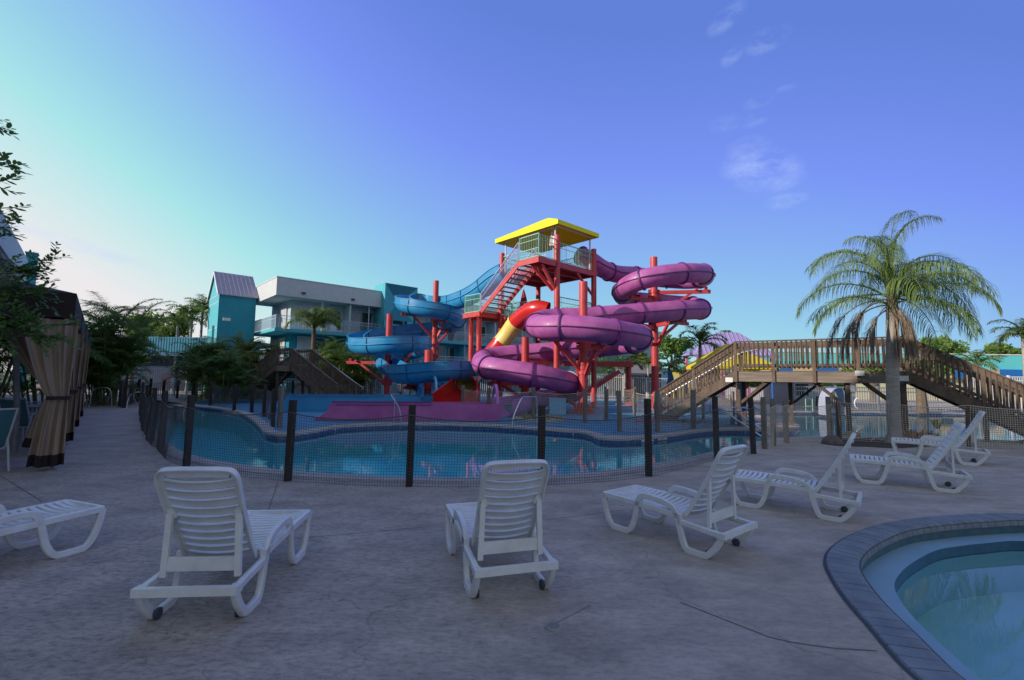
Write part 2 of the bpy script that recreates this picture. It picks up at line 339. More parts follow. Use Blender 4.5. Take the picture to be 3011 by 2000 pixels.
# pool shell
M_tile = mat('blue_pool_tile', (.012,.06,.20), .2, col2=(.03,.12,.30), scale=14)
def tile_grid(m, s=.1, gc=(.14,.18,.22)):
    n = m.node_tree; b = n.nodes['Principled BSDF']; base = b.inputs['Base Color'].links[0].from_socket; t = [x for x in n.nodes if x.type == 'TEX_COORD'][0]
    vo = n.nodes.new('ShaderNodeTexVoronoi'); vo.distance = 'CHEBYCHEV'; vo.inputs['Scale'].default_value = 1/s; vo.inputs['Randomness'].default_value = .0; n.links.new(t.outputs['Object'], vo.inputs[0])
    lt = n.nodes.new('ShaderNodeMapRange'); n.links.new(vo.outputs[0], lt.inputs[0]); lt.inputs[1].default_value = .44; lt.inputs[2].default_value = .48
    mx = n.nodes.new('ShaderNodeMix'); mx.data_type = 'RGBA'; n.links.new(lt.outputs[0], mx.inputs[0]); n.links.new(base, mx.inputs[6]); mx.inputs[7].default_value = (*gc,1); n.links.new(mx.outputs[2], b.inputs['Base Color'])
tile_grid(M_tile)
M_plas = mat('pool_plaster', (.14,.66,.70), .6, col2=(.2,.76,.8), scale=1.2)
M_plas2 = mat('pale_pool_plaster', (.19,.33,.40), .6, col2=(.24,.39,.46), scale=2.5)
M_cop = mat('beige_coping', (.30,.27,.235), .8, col2=(.42,.38,.33), scale=3, bump=.3)
def wall(lp, z0, z1, m, name):
    g = MB(); n = len(lp); g.add([V(a,b,z0) for a,b in lp]+[V(a,b,z1) for a,b in lp], [(i,(i+1)%n,n+(i+1)%n,n+i) for i in range(n)]); return struct(g.build(name, m, smooth=True))
wall(pool, -.24, .0, M_tile, 'pool_tile_band'); wall(pool, -1.0, -.24, M_plas, 'pool_wall')
g = MB(); g.poly(pool, [], -1.0); struct(g.build('pool_floor', M_plas))
def ring(lpo, lpi, z0, z1, m, name):
    g = MB(); n = len(lpo); vs = []
    for lp, z in ((lpo,z0),(lpo,z1-.012),([(a+(c-a)*.06,b+(d-b)*.06) for (a,b),(c,d) in zip(lpo,lpi)],z1),([(c+(a-c)*.06,d+(b-d)*.06) for (a,b),(c,d) in zip(lpo,lpi)],z1),(lpi,z1-.015),(lpi,z0)): vs += [V(a,b,z) for a,b in lp]
    g.add(vs, [(r*n+i,r*n+(i+1)%n,((r+1)%6)*n+(i+1)%n,((r+1)%6)*n+i) for r in range(6) for i in range(n)])
    return struct(g.build(name, m, smooth=True, sharp=50))
ring(ngon_offset(pool, -.30), ngon_offset(pool, .03), -.05, .022, M_cop, 'pool_coping')
def water(name, tint, lp, z, rough=.015, bump=.05, sc=3.0, ior=1.26):
    m = bpy.data.materials.new(name); m.use_nodes = True; n = m.node_tree; n.nodes.clear()
    o = n.nodes.new('ShaderNodeOutputMaterial'); tr = n.nodes.new('ShaderNodeBsdfTransparent'); tr.inputs[0].default_value = (*tint,1)
    gl = n.nodes.new('ShaderNodeBsdfGlossy'); gl.inputs['Roughness'].default_value = rough; fr = n.nodes.new('ShaderNodeFresnel'); fr.inputs[0].default_value = ior
    mx = n.nodes.new('ShaderNodeMixShader'); n.links.new(fr.outputs[0], mx.inputs[0]); n.links.new(tr.outputs[0], mx.inputs[1]); n.links.new(gl.outputs[0], mx.inputs[2]); n.links.new(mx.outputs[0], o.inputs[0])
    t = n.nodes.new('ShaderNodeTexCoord'); no = n.nodes.new('ShaderNodeTexNoise'); no.inputs['Scale'].default_value = sc; no.inputs['Detail'].default_value = 3; n.links.new(t.outputs['Object'], no.inputs[0])
    bp = n.nodes.new('ShaderNodeBump'); bp.inputs['Strength'].default_value = bump; bp.inputs['Distance'].default_value = .05; n.links.new(no.outputs[0], bp.inputs['Height']); n.links.new(bp.outputs[0], gl.inputs['Normal']); n.links.new(bp.outputs[0], fr.inputs['Normal'])
    g = MB(); g.poly(lp, [], z); return struct(g.build('water', m))
water('pool_water', (.66,.92,.95), pool, -.13, bump=.035)
# small pool
M_brick = mat('blue_grey_coping_brick', (.13,.15,.17), .8, col2=(.22,.245,.265), scale=5, bump=.4)
def coping_bricks(lpo, lpi):
    g = MB(); po = [V(a,b,0) for a,b in lpo]; pi_ = [V(a,b,0) for a,b in lpi]; po.append(po[0]); pi_.append(pi_[0])
    # march along the inner and outer loops together
    L_ = [0]
    for i in range(1,len(po)): L_.append(L_[-1]+((po[i]-po[i-1]).length+(pi_[i]-pi_[i-1]).length)/2)
    n = int(L_[-1]/.115); 
    def at(pp, s):
        for i in range(1,len(L_)):
            if s <= L_[i]+1e-9: return pp[i-1].lerp(pp[i], (s-L_[i-1])/max(1e-9,L_[i]-L_[i-1]))
        return pp[-1]
    for k in range(n):
        a, b = (k+.03)*L_[-1]/n, (k+.97)*L_[-1]/n; dz = random.uniform(-.0015,.0015)
        o0,o1,i0,i1 = at(po,a),at(po,b),at(pi_,a),at(pi_,b)
        prof = [(0,-.03),(0,.012),(.03,.022),(.8,.024),(.93,.014),(1.0,-.012),(1.0,-.055)]
        rings = []
        for (A,B) in ((o0,i0),(o1,i1)): rings.append([A.lerp(B,u)+ZU*(z+dz) for u,z in prof])
        g.loft(rings)
    return struct(g.build('pool_coping', M_brick, smooth=True, sharp=40))
coping_bricks(sp_out, sp_in)
g = MB(); n = len(sp_out); g.poly(ngon_offset(sp_out,-.02), [ngon_offset(sp_in,.0)], .006); struct(g.build('coping_mortar', mat('mortar_bed', (.07,.075,.085), .9)))
M_tile2 = mat('mossy_pool_tile', (.03,.09,.14), .3, col2=(.08,.15,.15), scale=9); tile_grid(M_tile2, .15, (.09,.11,.12))
sp_in2 = ngon_offset(sp_in, -.03)
wall(sp_in2, -.16, -.004, M_tile2, 'pool_tile_band')
g = MB(); g.poly(sp_in2, [sp_ledge], -.15); struct(g.build('pool_ledge', M_plas2))
wall(sp_ledge, -.265, -.15, mat('navy_waterline_band',(.03,.10,.16),.35,.25,7), 'pool_tile_band'); MILK = mat('milky_pool_plaster',(.40,.62,.62),.6,col2=(.50,.70,.68),scale=2)
wall(sp_ledge, -.7, -.265, MILK, 'pool_wall')
g = MB(); g.poly(sp_ledge, [], -.7); struct(g.build('pool_floor', mat('milky_pool_plaster',(.34,.52,.54),.6,col2=(.42,.60,.60),scale=2)))
water('small_pool_water', (.74,.90,.92), sp_ledge, -.25, bump=.03, sc=2)
# joints in the concrete
M_joint = mat('joint_filler', (.09,.085,.085), .9)
def joint(l, w=.012):
    w *= .6
    pts = resample([G(x,y,.004) for x,y in l], .12); g = MB()
    for i in range(len(pts)-1): 
        a,b = pts[i],pts[i+1]; d = (b-a).normalized().cross(ZU)*w*.5; g.add([a-d,a+d,b+d,b-d],[(0,1,2,3)])
    struct(g.build('expansion_joint', M_joint))
joint([(0,1398),(130,1478)]); joint([(818,1415),(762,1580)]); joint([(40,1500),(400,1478),(480,1460)],.008); joint([(640,1600),(1000,1572),(1270,1548)],.01); joint([(1580,1532),(1850,1498),(2200,1440),(2420,1400)],.01)
joint([(2000,1770),(2280,1880),(2440,1905),(2610,1915)],.012); joint([(2560,1440),(2750,1456),(3011,1475)],.008); joint([(240,1212),(330,1224)],.01); joint([(1600,1850),(1750,1772)],.006)
# round floor drain
c = G(1627,1845,.0); t = thing('floor_drain', 'round white slotted drain grate set in the concrete', 'drain', c)
g = MB(); rings = []
for r,z in ((.052,.0),(.052,.010),(.044,.011),(.043,.006)): rings.append([c+V(r*cos(a),r*sin(a),z) for a in [2*pi*i/28 for i in range(28)]])
M_drain = mat('grey_drain_plastic',(.30,.30,.29),.6)
g.loft(rings, cap=False); g.build('rim', M_drain, t, smooth=True)
g = MB(); g.cyl(c.x,c.y,.001,.004,.044,24); g.build('sump', M_dark, t)
g = MB()
for i in range(-5,6):
    x = i*.0078; h = sqrt(max(0,.043**2-x*x)); g.bar(c+V(x*.8-h*.6,x*.6+h*.8,.009), c+V(x*.8+h*.6,x*.6-h*.8,.009), .0038,.004)
g.build('grate', M_drain, t)
# ------------------------------------------------------------------ loungers
def lounger():
    t = thing('sun_lounger', '', 'sun lounger', (0,0,0))
    def side(sx):
        paths = [([(0,.335),(.3,.333),(.6,.325),(.95,.312)], .056),
          ([(.005,.335),(.02,.24),(.055,.12),(.105,.04),(.15,.022),(.30,.022),(.355,.05),(.40,.13),(.43,.24),(.455,.34),(.49,.405),(.56,.425),(.72,.415),(.84,.385),(.895,.33),(.925,.23),(.95,.13),(.98,.05),(1.02,.022),(1.18,.022),(1.235,.06),(1.30,.14),(1.345,.23)], .055),
          ([(.92,.262),(1.1,.252),(1.36,.232)], .05)]
        g = MB()
        for pl, w in paths:
            pp = catmull([V(0,a,b) for a,b in pl], n=5); rings = []
            for i,p in enumerate(pp):
                d = (pp[min(i+1,len(pp)-1)]-pp[max(0,i-1)]).normalized(); nn = V(0,-d.z,d.y)*w*.5
                if p.z < .03: nn = nn
                q = .022; e = .006
                rings.append([p+nn*k+V(sx*.305+x,0,0) for x,k in ((-q,-.8),(-q+e,-1),(q-e,-1),(q,-.8),(q,.8),(q-e,1),(-q+e,1),(-q,.8))])
            g.loft(rings)
        # flat foot pads
        g.box(sx*.305-.026,sx*.305+.026,.12,.33,0,.02); g.box(sx*.305-.026,sx*.305+.026,1.0,1.15,0,.02)
        g.build('side_frame', M_white, t, smooth=True, sharp=45)
    side(-1); side(1)
    g = MB()
    for i in range(15):
        y0 = .008+i*.0622; rings = []
        for j in range(9):
            x = -.283+.566*j/8; dz = -.028*(1-(x/.283)**2)
            zt = .362+ .008*sin(i/14*pi*2)-.014*i/14+dz
            rings.append([V(x,y0,zt-.011),V(x,y0+.006,zt),V(x,y0+.042,zt),V(x,y0+.047,zt-.011),V(x,y0+.024,zt-.016)])
        g.loft(rings)
    for sx in (-1,1): g.bar(V(sx*.283,.0,.345),V(sx*.283,.94,.33),.02,.034)
    g.bar(V(-.3,.0,.338),V(.3,.0,.338),.03,.045)
    g.build('seat', M_white, t, smooth=True, sharp=45)
    # backrest
    th = radians(60); A = V(0,.94,.30); uu = V(0,cos(th),sin(th)); nn = V(0,-sin(th),cos(th)); H = .80
    def bp(x, s, d=0):
        c = .018*sin(s/H*pi) ; return A+uu*s+nn*(d-c)+V(x,0,0)
    g = MB()
    wl = .262; wt = .275
    outl = [V(-wl,0,0),V(-wl-.004,.3,0),V(-wt,.62,0),V(-wt,.72,0),V(-wt+.02,.775,0),V(-wt+.075,H,0),V(0,H+.004,0),V(wt-.075,H,0),V(wt-.02,.775,0),V(wt,.72,0),V(wt,.62,0),V(wl+.004,.3,0),V(wl,0,0)]
    pp = catmull(outl, n=4); rings = []
    for i,p in enumerate(pp):
        d = (pp[min(i+1,len(pp)-1)]-pp[max(0,i-1)]).normalized(); lt = V(d.y,-d.x,0)   # points inward (right side of path)
        w = .046 if abs(p.x) > .24 else .075
        rings.append([bp(q.x,q.y,dd) for q,dd in ((p,-.026),(p,.012),(p+lt*.008,.018),(p+lt*w,.014),(p+lt*w,-.002),(p+lt*.012,.0),(p+lt*.010,-.026))])
    g.loft(rings)
    g.build('backrest', M_white, t, smooth=True, sharp=50)
    g = MB()
    for i in range(10):
        s0 = .015+i*.0712; rings = []
        for j in range(11):
            x = -.232+.464*j/10; b = -.03*(1-(x/.232)**2); rings.append([bp(x,s0,b),bp(x,s0+.005,b+.011),bp(x,s0+.057,b+.011),bp(x,s0+.062,b-.001),bp(x,s0+.062,b-.012),bp(x,s0+.049,b-.0),bp(x,s0+.008,b-.0)])
        g.loft(rings)
    g.build('slats', M_white, t, smooth=True, sharp=45)
    g = MB()
    for sx in (-1,1):
        p = bp(sx*.235,.45,-.02); q = V(sx*.25,1.20,.262); g.bar(p,q,.042,.026,up=V(0,1,0)); g.bar(p+V(0,-.0,.03),p+V(-sx*.02,-.02,-.03),.05,.03,up=V(0,1,0))
    a = bp(0,.45,-.02); q = V(0,1.20,.262)
    for f0 in (.80,):
        c = a.lerp(q,f0); d = (q-a).normalized(); nn2 = d.cross(V(1,0,0)).normalized()
        g.hexa([c+V(-.23,0,0)-d*.045-nn2*.008,c+V(.23,0,0)-d*.045-nn2*.008,c+V(.23,0,0)-d*.045+nn2*.008,c+V(-.23,0,0)-d*.045+nn2*.008,
                c+V(-.23,0,0)+d*.045-nn2*.008,c+V(.23,0,0)+d*.045-nn2*.008,c+V(.23,0,0)+d*.045+nn2*.008,c+V(-.23,0,0)+d*.045+nn2*.008])
    g.build('back_support', M_white, t, smooth=True)
    g = MB(); g.bar(V(-.332,1.365,.238),V(.332,1.365,.238),.04,.052)
    for sx in (-1,1): g.bar(V(sx*.305,1.30,.236),V(sx*.305,1.375,.236),.06,.046)
    g.build('rear_bar', M_white, t)
    for sx in (-1,1):
        g = MB(); x0 = sx*.268; r = .036; rings = []
        for x,rr in ((-.012,.028),(-.010,r),(.010,r),(.012,.028)): rings.append([V(x0+x,1.20+rr*cos(a),.036+rr*sin(a)) for a in [2*pi*i/18 for i in range(18)]])
        g.loft(rings); g.build('wheel', mat('grey_rubber', (.05,.06,.08), .6), t, smooth=True)
    for ch in t.children:
        for v in ch.data.vertices: v.co.x *= .94
    return t
L0_ = lounger()
LG = 'white sun loungers on the concrete deck'
def place(rear, d, label, sc=1.0, first=False):
    # rear = centre of rear bar (X,Y); d = direction from rear to foot end
    d = Vector((d[0],d[1],0)).normalized(); rz = atan2(-d.x, d.y)+pi    # local -Y -> d
    loc = Vector((rear[0],rear[1],0))+d*1.365*sc
    if first:
        L0_.location = loc; L0_.rotation_euler = (0,0,rz); L0_['label'] = label; L0_['group'] = LG; L0_.scale = (sc,)*3; return
    dup(L0_, loc, rz, label, LG, sc)
place((-2.03,3.05), (-.085,1), 'white lounger seen from behind, the biggest one, in the left foreground', first=True)
place((.06,3.47), (-.29,.96), 'white lounger seen from behind just above the round floor drain')
place((2.12,4.41), (-.62,.78), 'white slatted lounger beside the small round pool, nearest the brick coping')
place((4.14,5.65), (-.78,.62), 'white slatted lounger between the one by the coping and the pair under the palm')
place((6.91,7.2), (-.82,.57), 'white slatted lounger in front of the lounger nearest the palm trunk', sc=1.03)
place((9.62,9.55), (-.77,.64), 'white slatted lounger seen side on, right beside the palm trunk', sc=1.08)
c = G(312,1490,.36); d0 = V(-.36,-.93,0).normalized(); lat = V(-.93,.36,0).normalized()
ft = c+lat*.33; place((ft.x+d0.x*1.365, ft.y+d0.y*1.365), -d0, 'white lounger cut off by the left edge, only its foot end showing')
# ------------------------------------------------------------------ rope-net fences
def net(path, z0, h, sag_at, cell, r, nrows, m, part_parent, lean=0):
    """path: list of XY vectors (resampled); strands as thin three-sided cords"""
    pts = resample(path, cell); n = len(pts); tot = (n-1)*cell
    # distances of the posts along the path
    ss = []
    for p in sag_at:
        ss.append(min(range(n), key=lambda i: (pts[i]-p).length)*cell)
    ss = sorted(set(ss))
    def top(s):
        for a, b in zip(ss, ss[1:]):
            if a <= s <= b and b > a: u = (s-a)/(b-a); return h-.055*min(1.5,(b-a))*4*u*(1-u)
        return h
    random.seed(n); ph = [random.uniform(0,6) for _ in range(4)]
    g = MB()
    def pt(i, f):
        s = i*cell; z = z0+.015+(top(s)-.015)*f
        t = (pts[min(i+1,n-1)]-pts[max(0,i-1)]).normalized(); nn = V(t.y,-t.x,0)
        w = .012*sin(s*2.1+ph[0]+f*3)+.008*sin(s*5.3+ph[1]-f*5)
        dx = .25*cell*sin(s*1.3+f*4+ph[2])
        return pts[i]+nn*w+t*dx+ZU*z
    G_ = [[pt(i, j/nrows) for i in range(n)] for j in range(nrows+1)]
    for i in range(n): g.tube([G_[j][i] for j in range(0,nrows+1,3)]+([G_[nrows][i]] if nrows%3 else []), r, 3, cap=False)
    for j in range(nrows+1): g.tube(G_[j], r, 3, cap=False)
    g.build('net', m, part_parent)
    g = MB(); g.tube(G_[nrows], .009, 5); g.build('top_rope', m, part_parent, smooth=True)
def rope_fence(posts, ph, pw, m, netm, cell, r, rows, label, group=None, off=.06, hnet=None, gaps=(), lean=None, extra_path=None):
    pts = [G(x,y) for x,y in posts]
    t = thing('rope_net_fence', label, 'fence', pts[0], group)
    for i,p in enumerate(pts):
        d = (pts[min(i+1,len(pts)-1)]-pts[max(0,i-1)]).normalized(); rz = atan2(d.y,d.x)
        random.seed(i*13+len(pts)); hh = ph*random.uniform(.95,1.05); tilt = V(random.uniform(-.03,.03),random.uniform(-.03,.03),0)
        g = MB(); u = V(cos(rz),sin(rz),0); v = V(-u.y,u.x,0); w = pw*.5; e = .012
        prof = [(-w+e,-w),(w-e,-w),(w,-w+e),(w,w-e),(w-e,w),(-w+e,w),(-w,w-e),(-w,-w+e)]
        g.loft([[p+tilt*f+u*a*q+v*b*q+ZU*(hh*f) for a,b in prof] for f,q in ((0,1),(.5,1.02),(.985,1),(1,.9))])
        g.build('post', m, t, smooth=True, sharp=30)
    nn = []
    for i,p in enumerate(pts):
        d = (pts[min(i+1,len(pts)-1)]-pts[max(0,i-1)]).normalized(); nn.append(p+V(d.y,-d.x,0)*off)
    runs = []; cur = [nn[0]]
    for i in range(1,len(nn)):
        if i-1 in gaps: runs.append(cur); cur = [nn[i]]
        else: cur.append(nn[i])
    runs.append(cur)
    for rn in runs:
        if len(rn) < 2: continue
        path = catmull(rn, n=8); net(path, 0, hnet or ph*.86, rn, cell, r, rows, netm, t)
    return t
rope_fence([(413,1212),(424,1262),(446,1300),(475,1326),(548,1373),(846,1414),(1203,1430),(1590,1427),(1908,1400),(2108,1352),(2216,1334)], 1.24, .095, M_post, M_net, .042, .0029, 24,
    'dark post and net fence along the near rim of the pool', hnet=1.04)
rope_fence([(2248,1320),(2274,1311),(2313,1302),(2441,1293),(2468,1292)], 1.22, .105, M_postg, M_netb, .045, .0032, 22, 'short grey post and net fence left of the big palm', hnet=1.0, gaps=())
rope_fence([(2468,1294),(2545,1297),(2620,1303),(2700,1309),(2850,1316),(2993,1320),(3120,1322)][::2]+[], 1.12, .07, M_woodd, M_netb, .06, .0055, 18, 'beige knotted rope net behind the palm and the right loungers', hnet=1.08, off=.05)
rope_fence([(617,1193),(688,1208),(740,1213),(775,1225),(802,1255)], 1.22, .12, M_post, M_net, .06, .003, 15, 'dark net fence at the left end of the blue deck', off=-.06)
rope_fence([(821,1258),(1359,1219),(1437,1228),(1568,1239),(1721,1243),(1783,1234)], 1.25, .12, M_postg, M_netb, .06, .0035, 15, 'net fence on the blue deck in front of the purple slide', off=-.06, gaps=(0,), hnet=1.12)
rope_fence([(1822,1271),(1933,1270),(2039,1262),(2154,1250)], 1.3, .12, M_postg, M_netb, .05, .0035, 18, 'net fence on the blue deck below the bridge stairs', off=-.06, hnet=1.1)
rope_fence([(1075,1172),(1090,1168),(1140,1170),(1178,1172),(1205,1170)], 1.25, .13, M_postg, M_netb, .09, .005, 9, 'far net fence behind the blue run-out lane', off=-.06)
rope_fence([(352,1196),(364,1200),(404,1181),(440,1176),(478,1172),(520,1172),(566,1180)], 1.25, .12, M_post, M_net, .08, .004, 10, 'far dark net fence by the white gate', off=-.06)
rope_fence([(860,1176),(960,1176),(1040,1174)], 1.25, .12, M_post, M_netb, .09, .005, 9, 'net fence under the far wooden stair bridge', off=-.06)
rope_fence([(1865,1222),(1940,1230),(1990,1216),(1870,1195),(1780,1190)], 1.2, .12, M_postg, M_netb, .08, .004, 10, 'grey net fence behind the tall red slide column', off=-.06, gaps=(1,2))
# steel handrails
def rails(pls, name, label, r=.021, grp=None):
    t = thing(name, label, 'handrail', pls[0][0], grp)
    for pl in pls:
        g = MB(); g.tube(catmull(pl, n=6), r, 8); g.build('rail', M_steel, t, smooth=True)
    return t
b0 = G(1175,1250); rails([[b0+V(.05,.1,0),b0+V(-.05,.05,.55),b0+V(-.28,-.05,.95),b0+V(-.35,.5,.98),b0+V(-.38,.75,.9),b0+V(-.4,.8,0)]], 'grab_rail', 'slim steel grab rail on the blue deck edge in front of the purple lane', grp='steel grab rails at the pool edge')
b0 = G(1508,1262,-.1); rails([[b0,b0+V(.0,.05,.35),b0+V(.25,.3,.95),b0+V(.38,.5,1.06),b0+V(.75,.9,1.05),b0+V(.85,1.0,.95),b0+V(.86,1.0,.05)]], 'grab_rail', 'steel grab rail on the deck edge below the red column', grp='steel grab rails at the pool edge')
b0 = G(2160,1285,-.1)
for dx in (0,): rails([[b0+V(.75+k,-.75+k*.6,-.1),b0+V(.25+k,-.3+k*.6,.35),b0+V(-.05+k,0+k*.6,.62),b0+V(-.02+k,.2+k*.6,.82),b0+V(.25+k,.35+k*.6,.88),b0+V(.75+k,.45+k*.6,.75),b0+V(.8+k,.45+k*.6,.0)] for k in (0,.45)], 'ladder_rail', 'pair of steel ladder rails in front of the bridge')
for px,py in ((255,1188),(262,1198)):
    b0 = G(px,py); rails([[b0,b0+V(0,.1,.7),b0+V(.25,.2,.9),b0+V(.6,.35,.8),b0+V(.7,.4,0)]], 'grab_rail', 'steel grab rail at the end of the cabana path', grp='steel grab rails at the end of the cabana path')
b0 = G(372,1200); rails([[b0,b0+V(0,.1,.5),b0+V(.25,.2,.72),b0+V(.6,.35,.6),b0+V(.7,.4,0)]], 'grab_rail', 'low curved steel rail beside the far left posts')
# ------------------------------------------------------------------ slides
def frames(pts):
    o = []
    for i in range(len(pts)):
        t = (pts[min(i+1,len(pts)-1)]-pts[max(i-1,0)]).normalized(); l = t.cross(ZU).normalized(); o.append((pts[i],t,l,l.cross(t).normalized()))
    return o
def tube_slide(ctrl, R, t, m, seam_m, seg=2.3, flm=None, name='tube'):
    pts = resample(catmull([P(*c) for c in ctrl], n=10), .16); fr = frames(pts); n = 28
    g = MB(); g.loft([[p+l*R*cos(a)+u*R*sin(a) for a in [2*pi*j/n for j in range(n)]] for p,_,l,u in fr], cap=False)
    o = g.build(name, m, t, smooth=True, sharp=60)
    g = MB()
    for sx in (-1,1): g.loft([[p+l*sx*(R-.01)-u*.02,p+l*sx*(R+.06)-u*.018,p+l*sx*(R+.06)+u*.018,p+l*sx*(R-.01)+u*.02] for p,_,l,u in fr])
    g.build('seam', seam_m, t)
    k = 1; st = int(seg/.16)
    for i in range(0, len(fr), st):
        i = min(i, len(fr)-1); p,tt,l,u = fr[i]; g = MB(); rings = []
        for s,rr in ((-.035,R-.01),(-.035,R+.065),(.035,R+.065),(.035,R-.01)): rings.append([p+tt*s+(l*cos(a)+u*sin(a))*rr for a in [2*pi*j/n for j in range(n)]])
        g.loft(rings, cap=False); 
        for j in range(0,n,1):
            a = 2*pi*j/n; c = p+(l*cos(a)+u*sin(a))*(R+.04); g.bar(c-tt*.05,c+tt*.05,.02,.02)
        g.build('flange', flm or seam_m, t, smooth=True, sharp=40)
    return pts
def flume(ctrl, R, t, m, name, hw=.42, pts=None, th=.035, hwr=None, rim=True):
    pts = pts or resample(catmull([P(*c) for c in ctrl], n=10), .16); fr = frames(pts); hr = hwr if hwr is not None else hw
    prof = []
    for j in range(13): a = pi+pi*j/12; prof.append((R*cos(a), R*sin(a)))
    out = [(-R-.05,hw),(-R,hw)]+prof+[(R,hr),(R+.05,hr)]
    # left side (lateral -) outer ... build closed section
    sec = [(-R,hw)]+prof+[(R,hr),(R+.07,hr),(R+.07,hr-.04),(R+th,hr-.05)]
    for a,b in reversed(prof): k = (R+th)/R; sec.append((a*k,b*k-.0))
    sec += [(-R-th,hw-.05),(-R-.07,hw-.04),(-R-.07,hw)]
    g = MB(); g.loft([[p+l*a+u*b for a,b in sec] for p,_,l,u in fr]); g.build(name, m, t, smooth=True, sharp=40)
    return pts
# --- purple closed slide
t = thing('purple_tube_slide', 'purple closed tube slide winding down around red columns', 'water slide', P(1925,920,24.2))
PUR = [(1708,752,27.7),(1738,768,27.3),(1770,790,27.5),(1812,806,28.2),(1870,810,29.0),(1940,820,29.4),(2020,825,28.9),(2066,818,27.6),(2068,806,26),(2030,803,24.8),(1960,808,24.3),(1890,822,24.4),(1845,842,25.3),(1828,864,26.9),(1850,880,28.5),(1925,889,29.2),(2005,896,28.6),(2055,903,27.2),(2058,910,25.8),(2010,912,24.7),(1925,918,24.1),(1780,930,23.6),(1715,936,23.4),(1640,938,23.3),(1592,944,22.9),(1580,957,21.6),(1612,962,20.2),(1680,963,19.7),(1750,969,19.6),(1830,981,20.1),(1880,991,21.3),(1880,1003,22.8),(1840,1012,24.2),(1780,1019,24.9),(1700,1024,25.1),(1620,1035,25.4),(1540,1041,25.5),(1470,1047,25.4),(1430,1055,24.9),(1418,1068,23.7),(1442,1082,22.3),(1500,1092,21.8),(1580,1105,21.7),(1655,1122,22.3),(1692,1136,23.6),(1682,1150,25.0)]
tube_slide(PUR, .535, t, M_pur, M_purd, 2.25)
g = MB(); p0 = P(1706,752,25.9); d = (P(1738,765,26.7)-p0).normalized()
EX = [(1682,1150,25.0),(1650,1158,25.2),(1610,1163,24.6),(1570,1172,23),(1520,1184,20.8),(1470,1192,19.2)]
flume(EX, .53, t, M_purl, 'open_chute', hw=.25)
# run-out lanes (flat open channels on the deck)
def lane(p0, p1, w, z1, m, label, ml, rim):
    """p0 far (right) end, p1 left end on the ground, w width away from camera"""
    d = (p1-p0).normalized(); v = V(-d.y,d.x,0)
    if v.y < 0: v = -v
    t = thing('slide_runout', label, 'slide runout', p0); LL = (p1-p0).length; th = .10
    g = MB()
    for b0,b1 in ((0,th),(w-th,w)):
        pr = [(0,0),(0,z1+.02),(1.1,z1+.01),(2.4,z1),(LL-.7,z1),(LL,0.02)] if b0 == 0 else [(0,0),(0,z1+.05),(1.1,z1+.04),(2.4,z1+.03),(LL-.3,z1+.03),(LL,.02)]
        ra = [p0+d*a+v*b0+ZU*z for a,z in pr]; rb = [p0+d*a+v*b1+ZU*z for a,z in pr]; g.loft([ra,rb])
    g.build('side_wall', m, t)
    g = MB(); g.obox(p0,d,v,0,LL,th,w-th,.0,.12); g.build('channel_floor', m, t)
    g = MB()
    for b in (0,w-th):
        pr = [(2.6,z1),(LL-.7,z1)] if b == 0 else [(2.6,z1+.03),(LL-.3,z1+.03)]
        for (a0,z0),(a1,z1_) in zip(pr,pr[1:]): g.bar(p0+d*a0+v*(b+th/2)+ZU*z0,p0+d*a1+v*(b+th/2)+ZU*z1_,th+.05,.035)
    g.build('rim', rim, t)
    # entry hoop
    c = p0+v*w/2+ZU*(z1+.05); rings = []; g = MB()
    for j in range(17):
        a = pi*j/16; dr = v*cos(a)+ZU*sin(a); r0 = w/2-.08; q = c+d*.12
        rings.append([q+dr*(r0-.07)-d*.05,q+dr*(r0+.07)-d*.05,q+dr*(r0+.07)+d*.05,q+dr*(r0-.07)+d*.05])
    g.loft(rings); g.build('entry_hoop', ml, t, smooth=True)
    return t
pA = G(1472,1237); pB = G(925,1238)
lane(pA, pB, 1.5, .58, M_pur, 'purple run-out lane at the front edge of the blue deck', M_purl, M_purd)
pA = G(1290,1207); pB = G(800,1210); lane(pA, pB, 1.9, .66, M_blue, 'long blue run-out lane behind the purple one', mat('pale_blue_gelcoat',(.15,.42,.6),.35), M_blued)
# --- blue open flume
t = thing('blue_open_slide', 'blue open slide curling left of the tower in three loops', 'water slide', P(1277,900,34))
BLU = [(1490,804,27.4),(1458,822,28.2),(1408,860,30),(1362,882,31.8),(1320,892,34),(1270,890,36.0),(1215,884,35.9),(1183,890,34.2),(1196,899,32.4),(1245,908,31.6),(1300,918,31.9),(1338,933,33.3),(1345,950,35),(1315,962,36.4),(1260,968,36.6),(1195,974,35.4),(1120,984,34),(1070,996,33),(1045,1008,31.6),(1056,1017,29.9),(1100,1018,28.9),(1160,1014,28.6),(1215,1012,29.3),(1243,1017,30.8),(1232,1030,32.4),(1185,1042,32.8),(1140,1058,31.6),(1130,1070,30),(1150,1082,28.6),(1165,1092,27.4),(1176,1100,26),(1220,1099,24.7),(1290,1092,24.3),(1360,1090,25.0),(1392,1100,26.6),(1370,1114,28.6),(1330,1127,29.4),(1282,1138,28.6),(1255,1149,26.6),(1262,1160,24.4),(1278,1170,22.6)]
bp_ = resample(catmull([P(*c) for c in BLU], n=10), .16)
flume(None, .5, t, M_blue, 'trough', hw=.5, hwr=.5, pts=bp_)
fr = frames(bp_)
g = MB()
for sx in (-1,1): g.loft([[p+l*sx*.53+u*.03,p+l*sx*.60+u*.03,p+l*sx*.60+u*.08,p+l*sx*.53+u*.08] for p,_,l,u in fr])
g.build('side_flange', M_blue, t)
